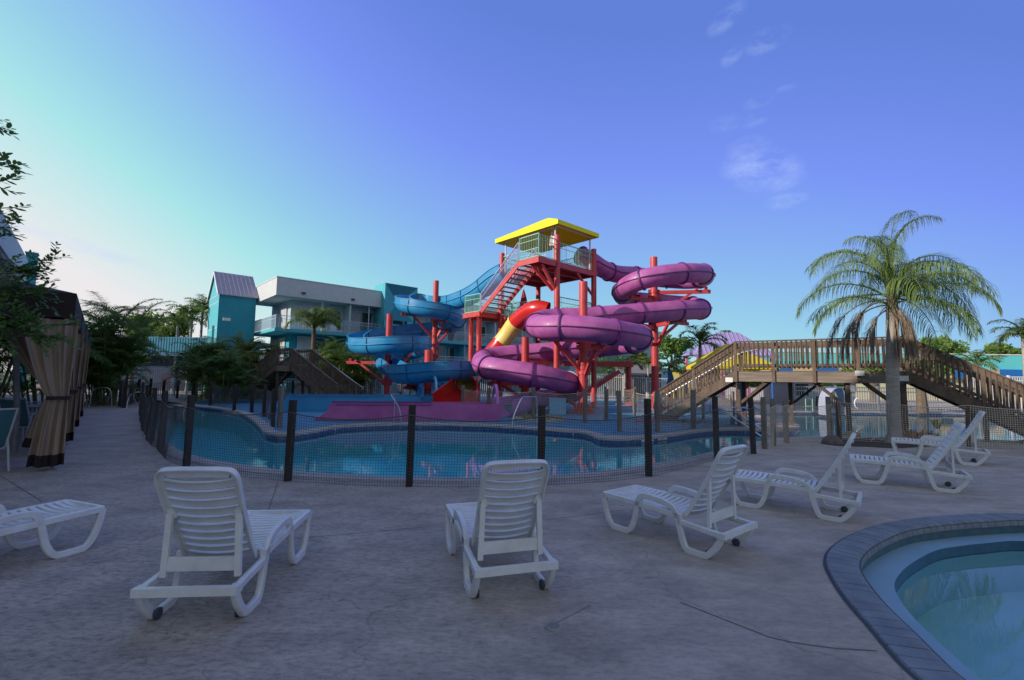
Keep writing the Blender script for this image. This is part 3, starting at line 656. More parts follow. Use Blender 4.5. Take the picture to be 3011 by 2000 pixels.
for i in range(0,len(fr),15):
    p,tt,l,u = fr[i]; g = MB(); rings = []
    for j in range(15):
        a = pi+pi*j/14; rr = .545; c = l*rr*cos(a)+u*rr*sin(a); e = (l*cos(a)+u*sin(a))*.035; rings.append([p+c-e-tt*.03,p+c+e-tt*.03,p+c+e+tt*.03,p+c-e+tt*.03])
    rings = [[q+u*.48 for q in rings[0]]]+rings+[[q+u*.48 for q in rings[-1]]]
    g.loft(rings); g.build('joint_flange', M_blued, t, smooth=True, sharp=40)
# --- red and yellow straight tube
t = thing('red_yellow_slide', 'red and yellow tube slide dropping steeply from the middle deck', 'water slide', P(1470,1023,27.2))
RY = [(1610,916,25.2),(1580,910,25.4),(1552,920,25.9),(1517,950,26.6),(1494,982,27.0),(1466,1018,27.2),(1438,1048,27.2),(1410,1078,26.9),(1389,1104,26.1),(1369,1130,25.0)]
rp_ = resample(catmull([P(*c) for c in RY], n=10), .12); fr = frames(rp_); R_ = .51; nn_ = 24
def seg(i0, i1, m, R_=R_):
    g = MB(); g.loft([[p+l*R_*cos(a)+u*R_*sin(a) for a in [2*pi*j/nn_ for j in range(nn_)]] for p,_,l,u in fr[i0:i1+1]], cap=False); g.build('tube', m, t, smooth=True, sharp=60)
def ringf(i, m, R_=R_):
    p,tt,l,u = fr[i]; g = MB(); g.loft([[p+tt*s+(l*cos(a)+u*sin(a))*rr for a in [2*pi*j/nn_ for j in range(nn_)]] for s,rr in ((-.05,R_-.01),(-.05,R_+.06),(.05,R_+.06),(.05,R_-.01))], cap=False); g.build('flange', m, t, smooth=True, sharp=40)
def near(px, py, Y): q = P(px,py,Y); return min(range(len(rp_)), key=lambda i: (rp_[i]-q).length)
a1, a2, a3 = near(1517,950,26.6), near(1472,1010,27.15), near(1424,1062,27.0)
seg(0,a1,M_redd); seg(a1,a2,M_yel); seg(a2,a3,M_redd); seg(a3,len(fr)-1,M_yel)
ringf(a1,M_yel); ringf(a2,M_redd); ringf(a3,M_yel); ringf(len(fr)-1,M_redd)
cp = resample(catmull([P(*c) for c in [(1369,1130,25.0),(1364,1141,23.9),(1356,1153,22.7),(1346,1166,21.5),(1337,1178,20.6)]], n=8), .12); fr = frames(cp); g = MB(); rings = []
for i,(p,tt,l,u) in enumerate(fr):
    f = i/(len(fr)-1); R1 = .55+.38*f; hw_ = .42-.1*f; a_ = [(R1*cos(pi+pi*j/16), R1*.8*sin(pi+pi*j/16)) for j in range(17)]
    rings.append([p+l*a+u*b for a,b in [(-R1,hw_)]+a_+[(R1,hw_),(R1+.07,hw_),(R1+.04,hw_-.06)]+[((a*(R1+.04)/R1),b-.04) for a,b in reversed(a_)]+[(-R1-.04,hw_-.06),(-R1-.07,hw_)]])
g.loft(rings); g.build('open_chute', M_redd, t, smooth=True, sharp=40)
# --- support columns
def column(px, ytop, ybase, r, arms, label, cone=True, Y=None, plinth=False):
    b0 = G(px, ybase) if Y is None else V(*XY(P(px,1000,Y)),0); Yc = b0.y; zt = P(px, ytop, Yc).z
    t = thing('slide_column', label, 'support column', b0)
    g = MB(); g.tube([b0,V(b0.x,b0.y,zt)], r, 24); g.build('pole', M_red, t, smooth=True, sharp=60)
    g = MB()
    if cone:
        g.tube([b0,b0+ZU*.03],.62,24); 
        for k in range(8):
            a = pi*k/4+.2; d = V(cos(a),sin(a),0); s_ = d.cross(ZU)*.012
            g.hexa([b0+d*r*.9-s_+ZU*.03,b0+d*.6-s_+ZU*.03,b0+d*.6+s_+ZU*.03,b0+d*r*.9+s_+ZU*.03,b0+d*r*.9-s_+ZU*.55,b0+d*(r+.03)-s_+ZU*.55,b0+d*(r+.03)+s_+ZU*.55,b0+d*r*.9+s_+ZU*.55])
    for (tx,ty,tY,dz) in arms:
        z = P(px,ty,Yc).z
        for zz in (z,z-dz): g.tube([V(b0.x,b0.y,zz-.09),V(b0.x,b0.y,zz+.09)], r+.035, 20); g.box(b0.x-r-.12,b0.x+r+.12,b0.y-.10,b0.y+.10,zz-.11,zz+.11)
    g.build('base_and_collars', M_red, t, smooth=True, sharp=30)
    for (tx,ty,tY,dz) in arms:
        e = P(tx,ty,tY); z = e.z-.0; p = V(b0.x,b0.y,z); d = (e-p).normalized(); g = MB()
        g.bar(p+d*r,e+d*.25,.17,.2); q = p.lerp(e,.72); g.bar(V(b0.x,b0.y,z-dz)+d*r, q-ZU*.08, .12,.14)
        g.bar(e-ZU*.05,e+ZU*.28,.16,.16,up=V(0,1,0)); g.bar(p.lerp(e,.82)+V(-.25*d.y,.25*d.x,.12),p.lerp(e,.82)-V(-.25*d.y,.25*d.x,-.12),.12,.12)
        g.build('bracket_arm', M_red, t)
column(1925,757,1202,.205,[(2075,858,26.2,1.3),(1862,875,25.6,1.0),(1978,948,25.0,1.2),(2015,952,28.2,1.2),(1850,950,24.6,1.0)], 'red column inside the upper right loop of the purple slide', Y=26.7)
column(1715,829,1214,.205,[(1760,1022,20.6,1.2),(1598,995,21.2,1.4),(1830,1006,22.8,1.0),(1648,1158,23.4,.8)], 'thick red column in front, its foot on the blue deck', Y=22.2)
column(1545,992,1197,.2,[(1450,1128,23.2,.7),(1600,1135,22.6,.7),(1640,1068,25.6,.9)], 'short red column inside the lowest purple loop', Y=24.4)
column(1278,826,1170,.2,[(1190,924,33.2,1.6),(1322,942,33.4,1.2),(1332,976,36.2,1.2),(1240,1008,31.2,1.0)], 'red column inside the topmost blue loop', Y=34, cone=False)
column(1143,924,1170,.2,[(1030,1066,31.4,1.4),(1195,1064,31.6,.8),(1243,1030,31.6,2.0)], 'red column left of the others, inside the middle blue loop', Y=31, cone=False)
column(1262,1030,1180,.24,[(1200,1140,25.8,.3)], 'stubby red column under the lowest blue loop', Y=27)
# --- tower
N0 = P(1637,1000,24.5); N0 = V(N0.x,N0.y,0); uT = V(.74,.673,0); vT = V(-.673,.74,0); A_, B_ = 3.15, 4.5; ZT = 7.85; ZM = 4.9; ZL = 5.45
t = tower = thing('slide_tower', 'red steel slide tower with green railings and open stairs', 'slide tower', N0)
def TP(a, b, z): return N0+uT*a+vT*b+ZU*z
ZTOP = 9.2
for a,b,zt in ((0,0,P(1637,692,24.5).z),(A_,0,P(1750,733,26.6).z),(0,B_,P(1462,745,27.8).z),(A_,B_,8.6)):
    g = MB(); g.tube([TP(a,b,0),TP(a,b,zt)],.155,20); g.tube([TP(a,b,0),TP(a,b,.04)],.4,16); g.build('column', M_red, t, smooth=True, sharp=60)
for z in (ZT,ZM):
    g = MB(); g.obox(N0,uT,vT,-.1,A_+.1,-.1,B_+.1,z-.06,z); g.build('deck', mat('red_deck_steel',(.30,.03,.035),.6), t)
    g = MB()
    for (a0,a1,b0,b1) in ((-.14,A_+.14,-.14,-.02),(-.14,A_+.14,B_+.02,B_+.14),(-.14,-.02,0,B_),(A_+.02,A_+.14,0,B_)): g.obox(N0,uT,vT,a0,a1,b0,b1,z-.30,z-.061)
    for k in range(1,4): g.obox(N0,uT,vT,0,A_,B_*k/4-.05,B_*k/4+.05,z-.26,z-.062)
    g.build('edge_beam', M_red, t)
# top landing extension
E0 = TP(-1.45,-.02,0)
g = MB(); g.obox(E0,uT,vT,0,1.33,0,1.42,ZT-.062,ZT-.002); g.obox(E0,uT,vT,-.06,1.3,-.07,-.002,ZT-.28,ZT+.02); g.obox(E0,uT,vT,-.07,-.002,-.07,1.42,ZT-.28,ZT+.02); g.build('stair_landing', M_red, t)
g = MB(); g.bar(TP(-1.3,0.6,ZT-.3),TP(0,.3,ZT-1.5),.12,.14); g.bar(TP(-1.1,.1,ZT-.3),TP(0,.05,ZT-1.6),.12,.14); g.bar(TP(-1.4,.7,ZT-.18),TP(0,.7,ZT-.18),.1,.2); g.build('landing_brace', M_red, t)
RP = set()
def rail(parent, pts, h=1.08, sp=.125, m=M_green, r=.011, z0=.08, posts=True, name='railing'):
    g = MB()
    for p,q in zip(pts,pts[1:]):
        n = max(1,int((q-p).length/sp)); dx = (q-p)/n
        g.bar(p+ZU*h,q+ZU*h,.05,.04); g.bar(p+ZU*z0,q+ZU*z0,.03,.03); g.bar(p+ZU*(h-.28),q+ZU*(h-.28),.025,.025)
        for i in range(1,n): c = p+dx*i; g.bar(c+ZU*z0,c+ZU*h,r*1.6,r*1.6)
        for c in (p,q):
            k_ = (round(c.x,1),round(c.y,1),round(c.z,1))
            if k_ not in RP: RP.add(k_); g.bar(c,c+ZU*(h+.02),.056,.056)
    return g.build(name, m, parent)
rail(t,[TP(0,0,ZT),TP(A_,0,ZT)]); rail(t,[TP(A_,0,ZT),TP(A_,B_,ZT),TP(0,B_,ZT)]); rail(t,[TP(0,1.45,ZT),TP(0,B_,ZT)])
rail(t,[E0+ZU*ZT+vT*1.42,E0+ZU*ZT],h=1.25); rail(t,[E0+ZU*ZT,TP(0,-.02,ZT)],h=1.2)
def stairs(parent, top, d, w, run, z0, z1, n, mrail=M_lav, railside=(0,1)):
    """top: corner at the top (XY); d: descending direction; w: width vector"""
    top = V(top.x,top.y,z0); bot = V(top.x,top.y,0)+d*run+ZU*z1
    g = MB()
    for k in (0,1): g.bar(top+w*k-ZU*.08,bot+w*k-ZU*.08,.06,.26)
    g.build('stringer', M_red, parent)
    g = MB(); wu = w.normalized()
    for i in range(n):
        c = top.lerp(bot,(i+.5)/n)
        g.obox(c,d,wu,-.13,.13,.03,w.length-.03,c.z-.03,c.z)
        for k in range(14): x = .03+(w.length-.06)*(k+.5)/14; g.obox(c,d,wu,-.13,-.11,x-.012,x+.012,c.z-.07,c.z-.03)
    g.build('treads', mat('stair_tread_steel',(.28,.22,.2),.5), parent)
    for k in railside: rail(parent,[top+w*k+ZU*.05+d*.09,bot+w*k+ZU*.05-d*.09],h=1.02,sp=.11,m=mrail,name='stair_railing')
    return bot
sw = uT*1.3
b1 = stairs(t, E0+vT*1.42, vT, sw, 3.35, ZT, ZL, 12)
Lc = V(b1.x,b1.y,0)
g = MB(); g.obox(Lc,vT,uT,0,1.45,-.05,2.9,ZL-.06,ZL); g.build('stair_landing', M_red, t)
g = MB(); g.obox(Lc,vT,uT,-.05,1.5,-.12,-.052,ZL-.26,ZL+.03); g.obox(Lc,vT,uT,1.452,1.52,-.12,2.9,ZL-.26,ZL+.03); g.obox(Lc,vT,uT,-.12,-.052,-.12,1.3,ZL-.28,ZL+.02); g.build('edge_beam', M_red, t)
rail(t,[Lc+ZU*ZL,Lc+vT*1.45+ZU*ZL],h=1.1); rail(t,[Lc+vT*1.45+ZU*ZL,Lc+vT*1.45+uT*2.9+ZU*ZL],h=1.1)
for k,(a,b) in enumerate(((.35,.25),(1.1,.25))):
    c = Lc+vT*a+uT*b; g = MB(); g.tube([V(c.x,c.y,0),V(c.x,c.y,ZL-.1)],.15,18); g.build('column', M_red, t, smooth=True, sharp=60)
    g = MB(); g.bar(V(c.x,c.y,ZL-1.5),Lc+vT*(a-.3)+uT*-.1+ZU*(ZL-.2),.12,.14); g.build('landing_brace', M_red, t)
rail(t,[TP(0,0,ZM),TP(A_,0,ZM),TP(A_,B_,ZM),TP(0,B_,ZM)],m=M_green); rail(t,[TP(0,1.4,ZM),TP(0,B_,ZM)])
stairs(t, Lc+uT*1.4+vT*.05, -vT, uT*1.2, 1.4, ZL, ZM, 4, M_green)
# lower flights behind the purple loops
c0 = TP(1.0,4.7,0); c1 = P(1835,1000,31.5); c1 = V(c1.x,c1.y,0); LZ = 2.75
g = MB(); g.obox(c1,V(-1,0,0),V(0,1,0),-.1,2.4,-1.5,.1,LZ-.06,LZ); g.obox(c1,V(-1,0,0),V(0,1,0),-.2,4.4,-1.62,-1.502,LZ-.32,LZ+.02); g.build('stair_landing', M_red, t)
g = MB(); g.tube([c1-V(0,1.2,0),c1-V(0,1.2,0)+ZU*3.0],.17,18); g.tube([c1-V(0,1.2,0),c1-V(0,1.2,0)+ZU*.3],[.55,.2],18); g.build('column', M_red, t, smooth=True, sharp=60)
g = MB(); g.bar(c1-V(2.2,1.5,0)+ZU*(LZ-.3),c1-V(4.2,1.5,0)+ZU*1.2,.14,.16); g.build('landing_brace', M_red, t)
stairs(t, c1+V(-.6,-.1,0), V(-1,-.15,0).normalized(), V(0,-1.2,0), 3.3, LZ-.5, .15, 9, M_green)
rail(t,[c1+V(0,-1.5,LZ),c1+V(-2.4,-1.5,LZ),c1+V(-4.2,-1.5,LZ+.9)],m=M_green)
g = MB(); 
for k in range(10): z = .4+k*.22; g.obox(c1+V(-4.2+k*.12,0,0),V(1,0,0),V(0,1,0),0,1.2,0,1.1,z,z+.03)
g.build('treads', mat('stair_tread_steel',(.28,.22,.2),.5), t)
# tower base frame and cross braces
g = MB(); g.bar(TP(0,0,ZM-1.4),TP(A_*.5,0,ZM-.3),.1,.12); g.bar(TP(0,B_,ZM-1.4),TP(0,B_*.6,ZM-.3),.1,.12); g.bar(TP(A_,0,ZT-1.5),TP(A_*.5,0,ZT-.3),.1,.12); g.bar(TP(0,0,ZT-1.5),TP(0,B_*.35,ZT-.3),.12,.14); g.build('cross_brace', M_red, t)
# canopy
t = thing('tower_canopy', 'bright yellow fabric canopy on white posts over the top deck', 'canopy', TP(0,0,ZT))
cz0 = P(1632,656,24.0).z; cz1 = P(1632,643,24.0).z; ov = .32
cor = [(-ov,-ov),(A_+.08,-ov),(A_+.08,B_+ov),(-ov,B_+ov)]
g = MB(); o_ = [TP(a,b,cz1) for a,b in cor]; i_ = [TP(a,b,cz0) for a,b in cor]; pk1 = TP(A_*.5,B_*.48,cz1+1.15); pk2 = TP(A_*.5,B_*.54,cz1+1.15)
o2 = [p+V(0,0,-.03) for p in o_]; q1 = pk1-ZU*.04; q2 = pk2-ZU*.04
ins = [TP(a*1.0+(.02 if a<0 else -.02),b+(.02 if b<0 else -.02),cz0) for a,b in cor]; int_ = [p+ZU*(cz1-cz0-.03) for p in ins]
vs = o_+i_+[pk1,pk2]+ins+int_+[q1,q2]
g.add(vs,[(0,4,5,1),(1,5,6,2),(2,6,7,3),(3,7,4,0),(0,1,8),(1,2,9,8),(2,3,9),(3,0,8,9),(4,10,11,5),(5,11,12,6),(6,12,13,7),(7,13,10,4),(10,14,15,11),(11,15,16,12),(12,16,17,13),(13,17,14,10),(14,18,15),(15,18,19,16),(16,19,17),(17,19,18,14)])
g.build('roof', M_canopy, t)
g = MB()
for p,q in ((TP(0,0,cz0),TP(A_,0,cz0)),(TP(0,0,cz0),TP(0,B_,cz0)),(TP(A_,0,cz0),TP(A_,B_,cz0)),(TP(0,B_,cz0),TP(A_,B_,cz0)),(TP(0,0,cz0),q1),(TP(A_,0,cz0),q1),(TP(A_,B_,cz0),q2),(TP(0,B_,cz0),q2)): g.tube([p,q],.028,6)
g.build('frame', M_white, t)
for a,b in ((.08,.22),(A_-.08,.22),(.1,B_-.2),(A_-.1,B_-.2)):
    g = MB(); g.tube([TP(a,b,ZT),TP(a,b,cz0)],.045,10); g.build('post', M_white, t, smooth=True)
def umbrella(p, label, h, m1, m2, r=.17, grp=None):
    t = thing('folded_umbrella', label, 'umbrella', p, grp)
    g = MB(); g.tube([p,p+ZU*(h+.08)],.022,8); g.cyl(p.x,p.y,p.z,p.z+.06,.2,14); g.build('pole', M_white, t, smooth=True, sharp=40)
    g = MB(); n = 20; rings = []
    for i in range(12):
        f = i/11; z = h-.02-f*h*.56; rr = r*(.06+.94*f**.85)
        rings.append([p+V(cos(a)*rr*(1+.22*cos(a*5)),sin(a)*rr*(1+.22*cos(a*5)),z) for a in [2*pi*j/n for j in range(n)]])
    g.loft(rings); o = g.build('canvas', [m1,m2], t, smooth=True)
    if m2 is not m1:
        for pl in o.data.polygons:
            if len(pl.vertices) == 4 and (pl.vertices[0]%n)//4 % 2: pl.material_index = 1
    return t
M_urd = mat('red_canvas', (.42,.02,.04), .8); M_uwh = mat('white_canvas', (.7,.68,.7), .8)
umbrella(TP(.5,.75,ZT), 'folded red and white umbrella under the yellow canopy', 2.55, M_urd, M_uwh, .24)
c = P(1543,897,27.5); c.z = ZL; umbrella(TP(.6,B_-1.3,ZM), 'folded red umbrella on the middle deck', 2.0, M_urd, M_urd, .26)
# lifeguard chair on the top deck
c = TP(.7,1.9,ZT); t = thing('lifeguard_chair', 'white plastic lifeguard chair on the top deck', 'chair', c)
g = MB()
for a,b in ((0,0),(.5,0),(0,.5),(.5,.5)): g.bar(c+uT*a+vT*b,c+uT*(a*.8+.05)+vT*(b*.8+.05)+ZU*.75,.045,.045)
g.bar(c+ZU*.35,c+uT*.5+ZU*.35,.03,.03); g.build('leg_frame', M_white, t)
g = MB(); g.obox(c,uT,vT,0,.5,0,.5,c.z+.75,c.z+.80); g.build('seat', M_white, t)
g = MB(); g.hexa([c+uT*.02+vT*.46+ZU*.8,c+uT*.48+vT*.46+ZU*.8,c+uT*.48+vT*.5+ZU*.8,c+uT*.02+vT*.5+ZU*.8,c+uT*.06+vT*.58+ZU*1.35,c+uT*.44+vT*.58+ZU*1.35,c+uT*.44+vT*.62+ZU*1.35,c+uT*.06+vT*.62+ZU*1.35])
for a in (.0,.5): g.bar(c+uT*a+vT*.05+ZU*1.0,c+uT*a+vT*.5+ZU*1.0,.05,.035); g.bar(c+uT*a+vT*.08+ZU*.8,c+uT*a+vT*.08+ZU*1.0,.04,.04)
g.build('backrest', M_white, t)
# ------------------------------------------------------------------ wooden bridge
def wood_bridge(label, O, d, back, L_, zd, w, runL, runR, nposts, beam=.34, metal=None, m=M_wood, endL=0.35, endR=.35, legs=(), grp=None, first=0.0):
    """O: front left corner (XY) of the level deck, d: along to the right, back: away from the camera"""
    t = thing('wooden_bridge', label, 'bridge', V(O.x,O.y,0), grp)
    O = V(O.x,O.y,0); g = MB()
    for b in (0,w): g.obox(O,d,back,0,L_,b-.03,b+.03,zd-.44,zd-.10)
    g.build('beam', M_beam, t)
    g = MB(); nb = int(L_/.15)
    for i in range(nb): g.obox(O,d,back,L_*i/nb+.004,L_*(i+1)/nb-.004,-.02,w+.02,zd-.098,zd-.06)
    g.build('deck_boards', m, t)
    def railrun(p, q, name='railing'):
        g = MB(); n = max(2,int((q-p).length/.145)); dx = (q-p)/n
        g.bar(p+ZU*1.0,q+ZU*1.0,.14,.04); g.bar(p+ZU*.88,q+ZU*.88,.04,.14); g.bar(p+ZU*.14,q+ZU*.14,.04,.09)
        for i in range(n+1):
            c = p+dx*i; j = random.uniform(-.006,.006); g.box(c.x-.02+j,c.x+.02+j,c.y-.045,c.y-.005,c.z+.04,c.z+.97)
        g.build(name, m, t)
    def posts(p, q, n, z0f):
        for i in range(n+1):
            c = p.lerp(q,i/n); g = MB(); g.obox(c,d,back,-.05,.05,-.09,.01,z0f,c.z+.99); g.build('rail_post', m, t)
    for b in (0,w):
        p = O+back*b+ZU*zd; q = p+d*L_; railrun(p,q); posts(p,q,nposts,zd-.46)
        for (c,dr,run,ez) in ((p,-d,runL,endL),(q,d,runR,endR)):
            if not run: continue
            e = c+dr*run; e.z = .0+ez
            railrun(c,e,'stair_railing'); 
            g = MB(); g.bar(c-ZU*.2,e-ZU*.2,.05,.30,up=ZU); g.build('stringer', m, t)
            for f in (.5,1.0): k = c.lerp(e,f); g = MB(); g.obox(k,d,back,-.05,.05,-.05,.05,0,k.z+.98); g.build('rail_post', m, t)
    for (c,dr,run,ez) in ((O+ZU*zd,-d,runL,endL),(O+ZU*zd+d*L_,d,runR,endR)):
        if not run: continue
        n = 11; g = MB(); e = c+dr*run; e.z = ez
        for i in range(n):
            k = c.lerp(e,(i+.7)/n); g.obox(k,dr,back,-.15,.15,0.03,w-.03,k.z-.10,k.z-.06); g.obox(k,dr,back,-.155,-.13,.03,w-.03,k.z-.10,k.z+.07)
        g.build('stair_treads', m, t)
    for (a,b) in legs:
        g = MB(); k = O+d*a+back*b; g.obox(k,d,back,-.065,.065,-.065,.065,-1.0 if b and a > .5 else -.1,zd-.1); g.build('leg', M_woodd, t)
        s = 1 if a < L_/2 else -1
        g = MB(); g.bar(k+d*s*.08+ZU*(zd-1.2), k+d*s*.95+ZU*(zd-.42), .06,.09); g.build('knee_brace', M_woodd, t)
    if metal:
        for p,q in metal: 
            g = MB(); g.tube(catmull([p.lerp(q,0),p.lerp(q,.5),q,q+d*.18-ZU*.02,q+d*.22-ZU*.14,q+d*.05-ZU*.2],n=5), .022, 8); g.build('handrail', M_steel, t, smooth=True)
    return t
B0 = P(2162,1008,17); B0.z = 0; C0 = P(2662,986,14.3); C0.z = 0; dB = (C0-B0).normalized(); kB = V(-dB.y,dB.x,0); LB = (C0-B0).length
if kB.y < 0: kB = -kB
tb = wood_bridge('brown wooden footbridge with stairs at both ends, right of the slides', B0, dB, kB, LB, 2.05, 1.5, 2.95, 3.3, 4, legs=((.05,.1),(.05,1.4),(1.6,1.4),(LB-1.5,.2),(LB-1.5,1.4),(LB-.1,.1),(LB-.1,1.4)), endL=.12, endR=.12)
g = MB(); a = B0+kB*1.35+ZU*2.85+dB*.6; b = B0+kB*1.35-dB*2.9+ZU*1.0; g.tube([a,B0+kB*1.35+ZU*2.72,b],.025,8); g.build('handrail', M_steel, tb, smooth=True)
for (x,y,Y) in ((2146,1117,16.8),(2527,1098,14.9),(2655,1113,14.3)):
    p = P(x,y,Y); g = MB(); g.obox(V(p.x,p.y,0)-kB*.16,dB,kB,-.12,.12,0,.1,p.z-.08,p.z+.08); g.build('deck_lamp', M_white, tb)
# far wooden stair bridge on the left
Bl = P(815,1030,29.5); Bl.z = 0; Cr = P(857,1027,29); Cr.z = 0; d2 = (Cr-Bl).normalized(); k2 = V(-d2.y,d2.x,0)
if k2.y < 0: k2 = -k2
wood_bridge('brown wooden stair bridge in front of the palms on the left', Bl, d2, k2, (Cr-Bl).length, 2.3, 1.6, 3.6, 3.9, 1, legs=((.05,.1),(.85,1.4)), endL=.2, endR=.1, metal=[(Cr+k2*1.6+d2*.1+ZU*3.2, Cr+k2*1.6+d2*4.2+ZU*1.0)])
# ------------------------------------------------------------------ hotel
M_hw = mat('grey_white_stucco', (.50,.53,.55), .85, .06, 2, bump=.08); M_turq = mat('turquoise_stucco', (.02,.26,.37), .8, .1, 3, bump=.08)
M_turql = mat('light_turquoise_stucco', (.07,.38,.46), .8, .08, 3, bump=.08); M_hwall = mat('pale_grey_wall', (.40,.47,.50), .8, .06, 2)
M_metal = mat('grey_metal_roof', (.38,.36,.42), .55, col2=(.27,.25,.31), scale=1.5, stretch=(3,3,.3)); M_curt = mat('window_blind', (.42,.42,.46), .7, .12, 1.2); M_rail = mat('white_blue_rail_paint', (.42,.55,.66), .5)
Hc = V(-19.5,38,0); uh = V(.743,.669,0); vh = V(-.669,.743,0)    # vh points back
H = thing('hotel_building', 'three storey turquoise and white hotel with a gabled stair tower', 'hotel', Hc)
LH = 62; DP = 7.6
def hb(mb, s0,s1,t0,t1,z0,z1): return mb.obox(Hc,uh,vh,s0,s1,t0,t1,z0,z1)
g = MB(); hb(g,0,9.3,0,.12,8.22,9.72); hb(g,12.6,LH,0,.12,8.22,9.72); hb(g,0,.12,.12,DP,8.22,9.72); g.build('parapet', M_hw, H)
g = MB(); hb(g,-.04,9.25,-.04,.2,9.72,9.78); hb(g,12.7,LH,-.04,.2,9.72,9.78); hb(g,-.04,.2,.2,DP,9.72,9.78); g.build('parapet_cap', mat('white_trim',(.62,.64,.66),.6), H)
g = MB(); hb(g,.12,LH-.1,.12,DP,8.2,8.3); g.build('roof', M_hw, H)
g = MB(); hb(g,1.7,LH-.2,1.7,DP-.1,5.5,8.2); g.build('upper_wall', M_hwall, H)
g = MB(); hb(g,1.7,LH-.2,1.7,DP-.1,0,5.5); g.build('lower_wall', M_turq, H)
for z in (5.5,2.75):
    g = MB(); hb(g,.05,LH-.3,.05,1.7,z-.26,z); hb(g,.05,1.7,1.7,DP,z-.26,z); g.build('balcony_slab', M_turql, H)
    for (p,q) in ((Hc+uh*.1+vh*.1,Hc+uh*9.4+vh*.1),(Hc+uh*12.6+vh*.1,Hc+uh*38+vh*.1),(Hc+uh*.1+vh*.1,Hc+uh*.1+vh*DP)):
        rail(H,[p+ZU*z,q+ZU*z],h=1.07,sp=.13,m=M_rail,r=.012,name='balcony_railing')
# bays: sliding doors and windows per storey
for fl,z in enumerate((5.5,2.75,0)):
    s = 2.4; k = 0
    while s < 40:
        if not (8.2 < s < 12.4):
            f = MB(); hb(f,s-.06,s,1.6,1.7,z,z+2.25); hb(f,s+2.4,s+2.46,1.6,1.7,z,z+2.25); hb(f,s-.06,s+2.46,1.6,1.7,z+2.25,z+2.31); hb(f,s+1.17,s+1.23,1.62,1.7,z,z+2.25)
            fo = f.build('window', M_rail, H)
            g = MB(); hb(g,s,s+1.17,1.66,1.72,z+.02,z+2.25); sub(g,'blind',M_curt,fo)
            g = MB(); hb(g,s+1.23,s+2.4,1.67,1.72,z+.02,z+2.25); sub(g,'pane',M_glass if (k+fl)%3 else M_curt,fo)
            g = MB(); hb(g,s+2.8,s+3.6,1.64,1.72,z+(.0 if k%2 else .9),z+2.1); g.build('door' if k%2 else 'window', M_dark if (k+fl)%2 else M_glass, H)
            g = MB(); hb(g,s+3.95,s+4.1,.25,1.7,z,z+2.7); g.build('partition', M_hwall if fl == 0 else M_turql, H)
        s += 4.35; k += 1
for k in range(7):
    g = MB(); hb(g,2.0+k*4.35,2.3+k*4.35,-.14,-.004,8.55,8.70); g.build('fascia_lamp', mat('dark_bronze',(.05,.045,.04),.5), H)
    for z in (5.5,2.75): g = MB(); hb(g,5.75+k*4.35,6.3+k*4.35,1.45,1.7,z+.05,z+.65); g.build('air_unit', M_metal, H)
for k in range(9):
    g = MB(); g.tube([Hc+uh*(3.9+k*4.35)+vh*.3+ZU*8.2,Hc+uh*(3.9+k*4.35)+vh*.3+ZU*5.5],.05,8); g.build('downpipe', M_rail, H)
# windows seen under the end soffit
for z in (5.5,2.75):
    for t0 in (2.6,5.2):
        g = MB(); g.obox(Hc,uh,vh,1.6,1.68,t0,t0+1.6,z+.05,z+2.2); g.build('window', M_curt, H)
# facetted turquoise entrance panel
P0 = Hc+uh*9.3-vh*.75; zt = 10.5
def pp(s, t_, z): return P0+uh*s+vh*t_+ZU*z
g = MB(); W_ = 3.35
g.add([pp(0,0,zt),pp(W_+.15,0,zt),pp(W_-.25,0,7.0),pp(0,0,7.0),pp(W_*.5,.55,8.75)],[(0,4,1)],0); g.add([pp(0,0,zt),pp(W_+.15,0,zt),pp(W_-.25,0,7.0),pp(0,0,7.0),pp(W_*.5,.55,8.75)],[(1,4,2),(3,4,0)],1); g.add([pp(0,0,7.0),pp(W_-.25,0,7.0),pp(W_*.5,.55,8.75)],[(0,1,2)],0)
for a,b in ((0,.9),(2.45,W_-.25)): g.hexa([pp(a,0,0),pp(b-.0,0,0),pp(b,.3,0),pp(a,.3,0),pp(a,0,6.99),pp(b,0,6.99),pp(b,.3,6.99),pp(a,.3,6.99)],1)
g.add([pp(0,.02,0),pp(0,2.2,0),pp(0,2.2,zt),pp(0,.0,zt)],[(0,1,2,3)],1); g.add([pp(W_+.15,0,zt),pp(W_+.15,2.2,zt),pp(W_-.25,2.2,0),pp(W_-.25,0.02,0)],[(0,1,2,3)],1); g.add([pp(0,0,zt),pp(W_+.15,0,zt),pp(W_+.15,2.2,zt),pp(0,2.2,zt)],[(0,1,2,3)])
g.obox(P0,uh,vh,.9,2.45,.9,1.0,0,6.99,0)
g.build('entrance_panel', [mat('deep_turquoise_stucco',(.025,.20,.28),.8,.1,3), M_turql], H)
for z in (5.5,2.75): rail(H,[pp(.9,.05,z),pp(2.45,.05,z)],m=M_rail,name='balcony_railing')
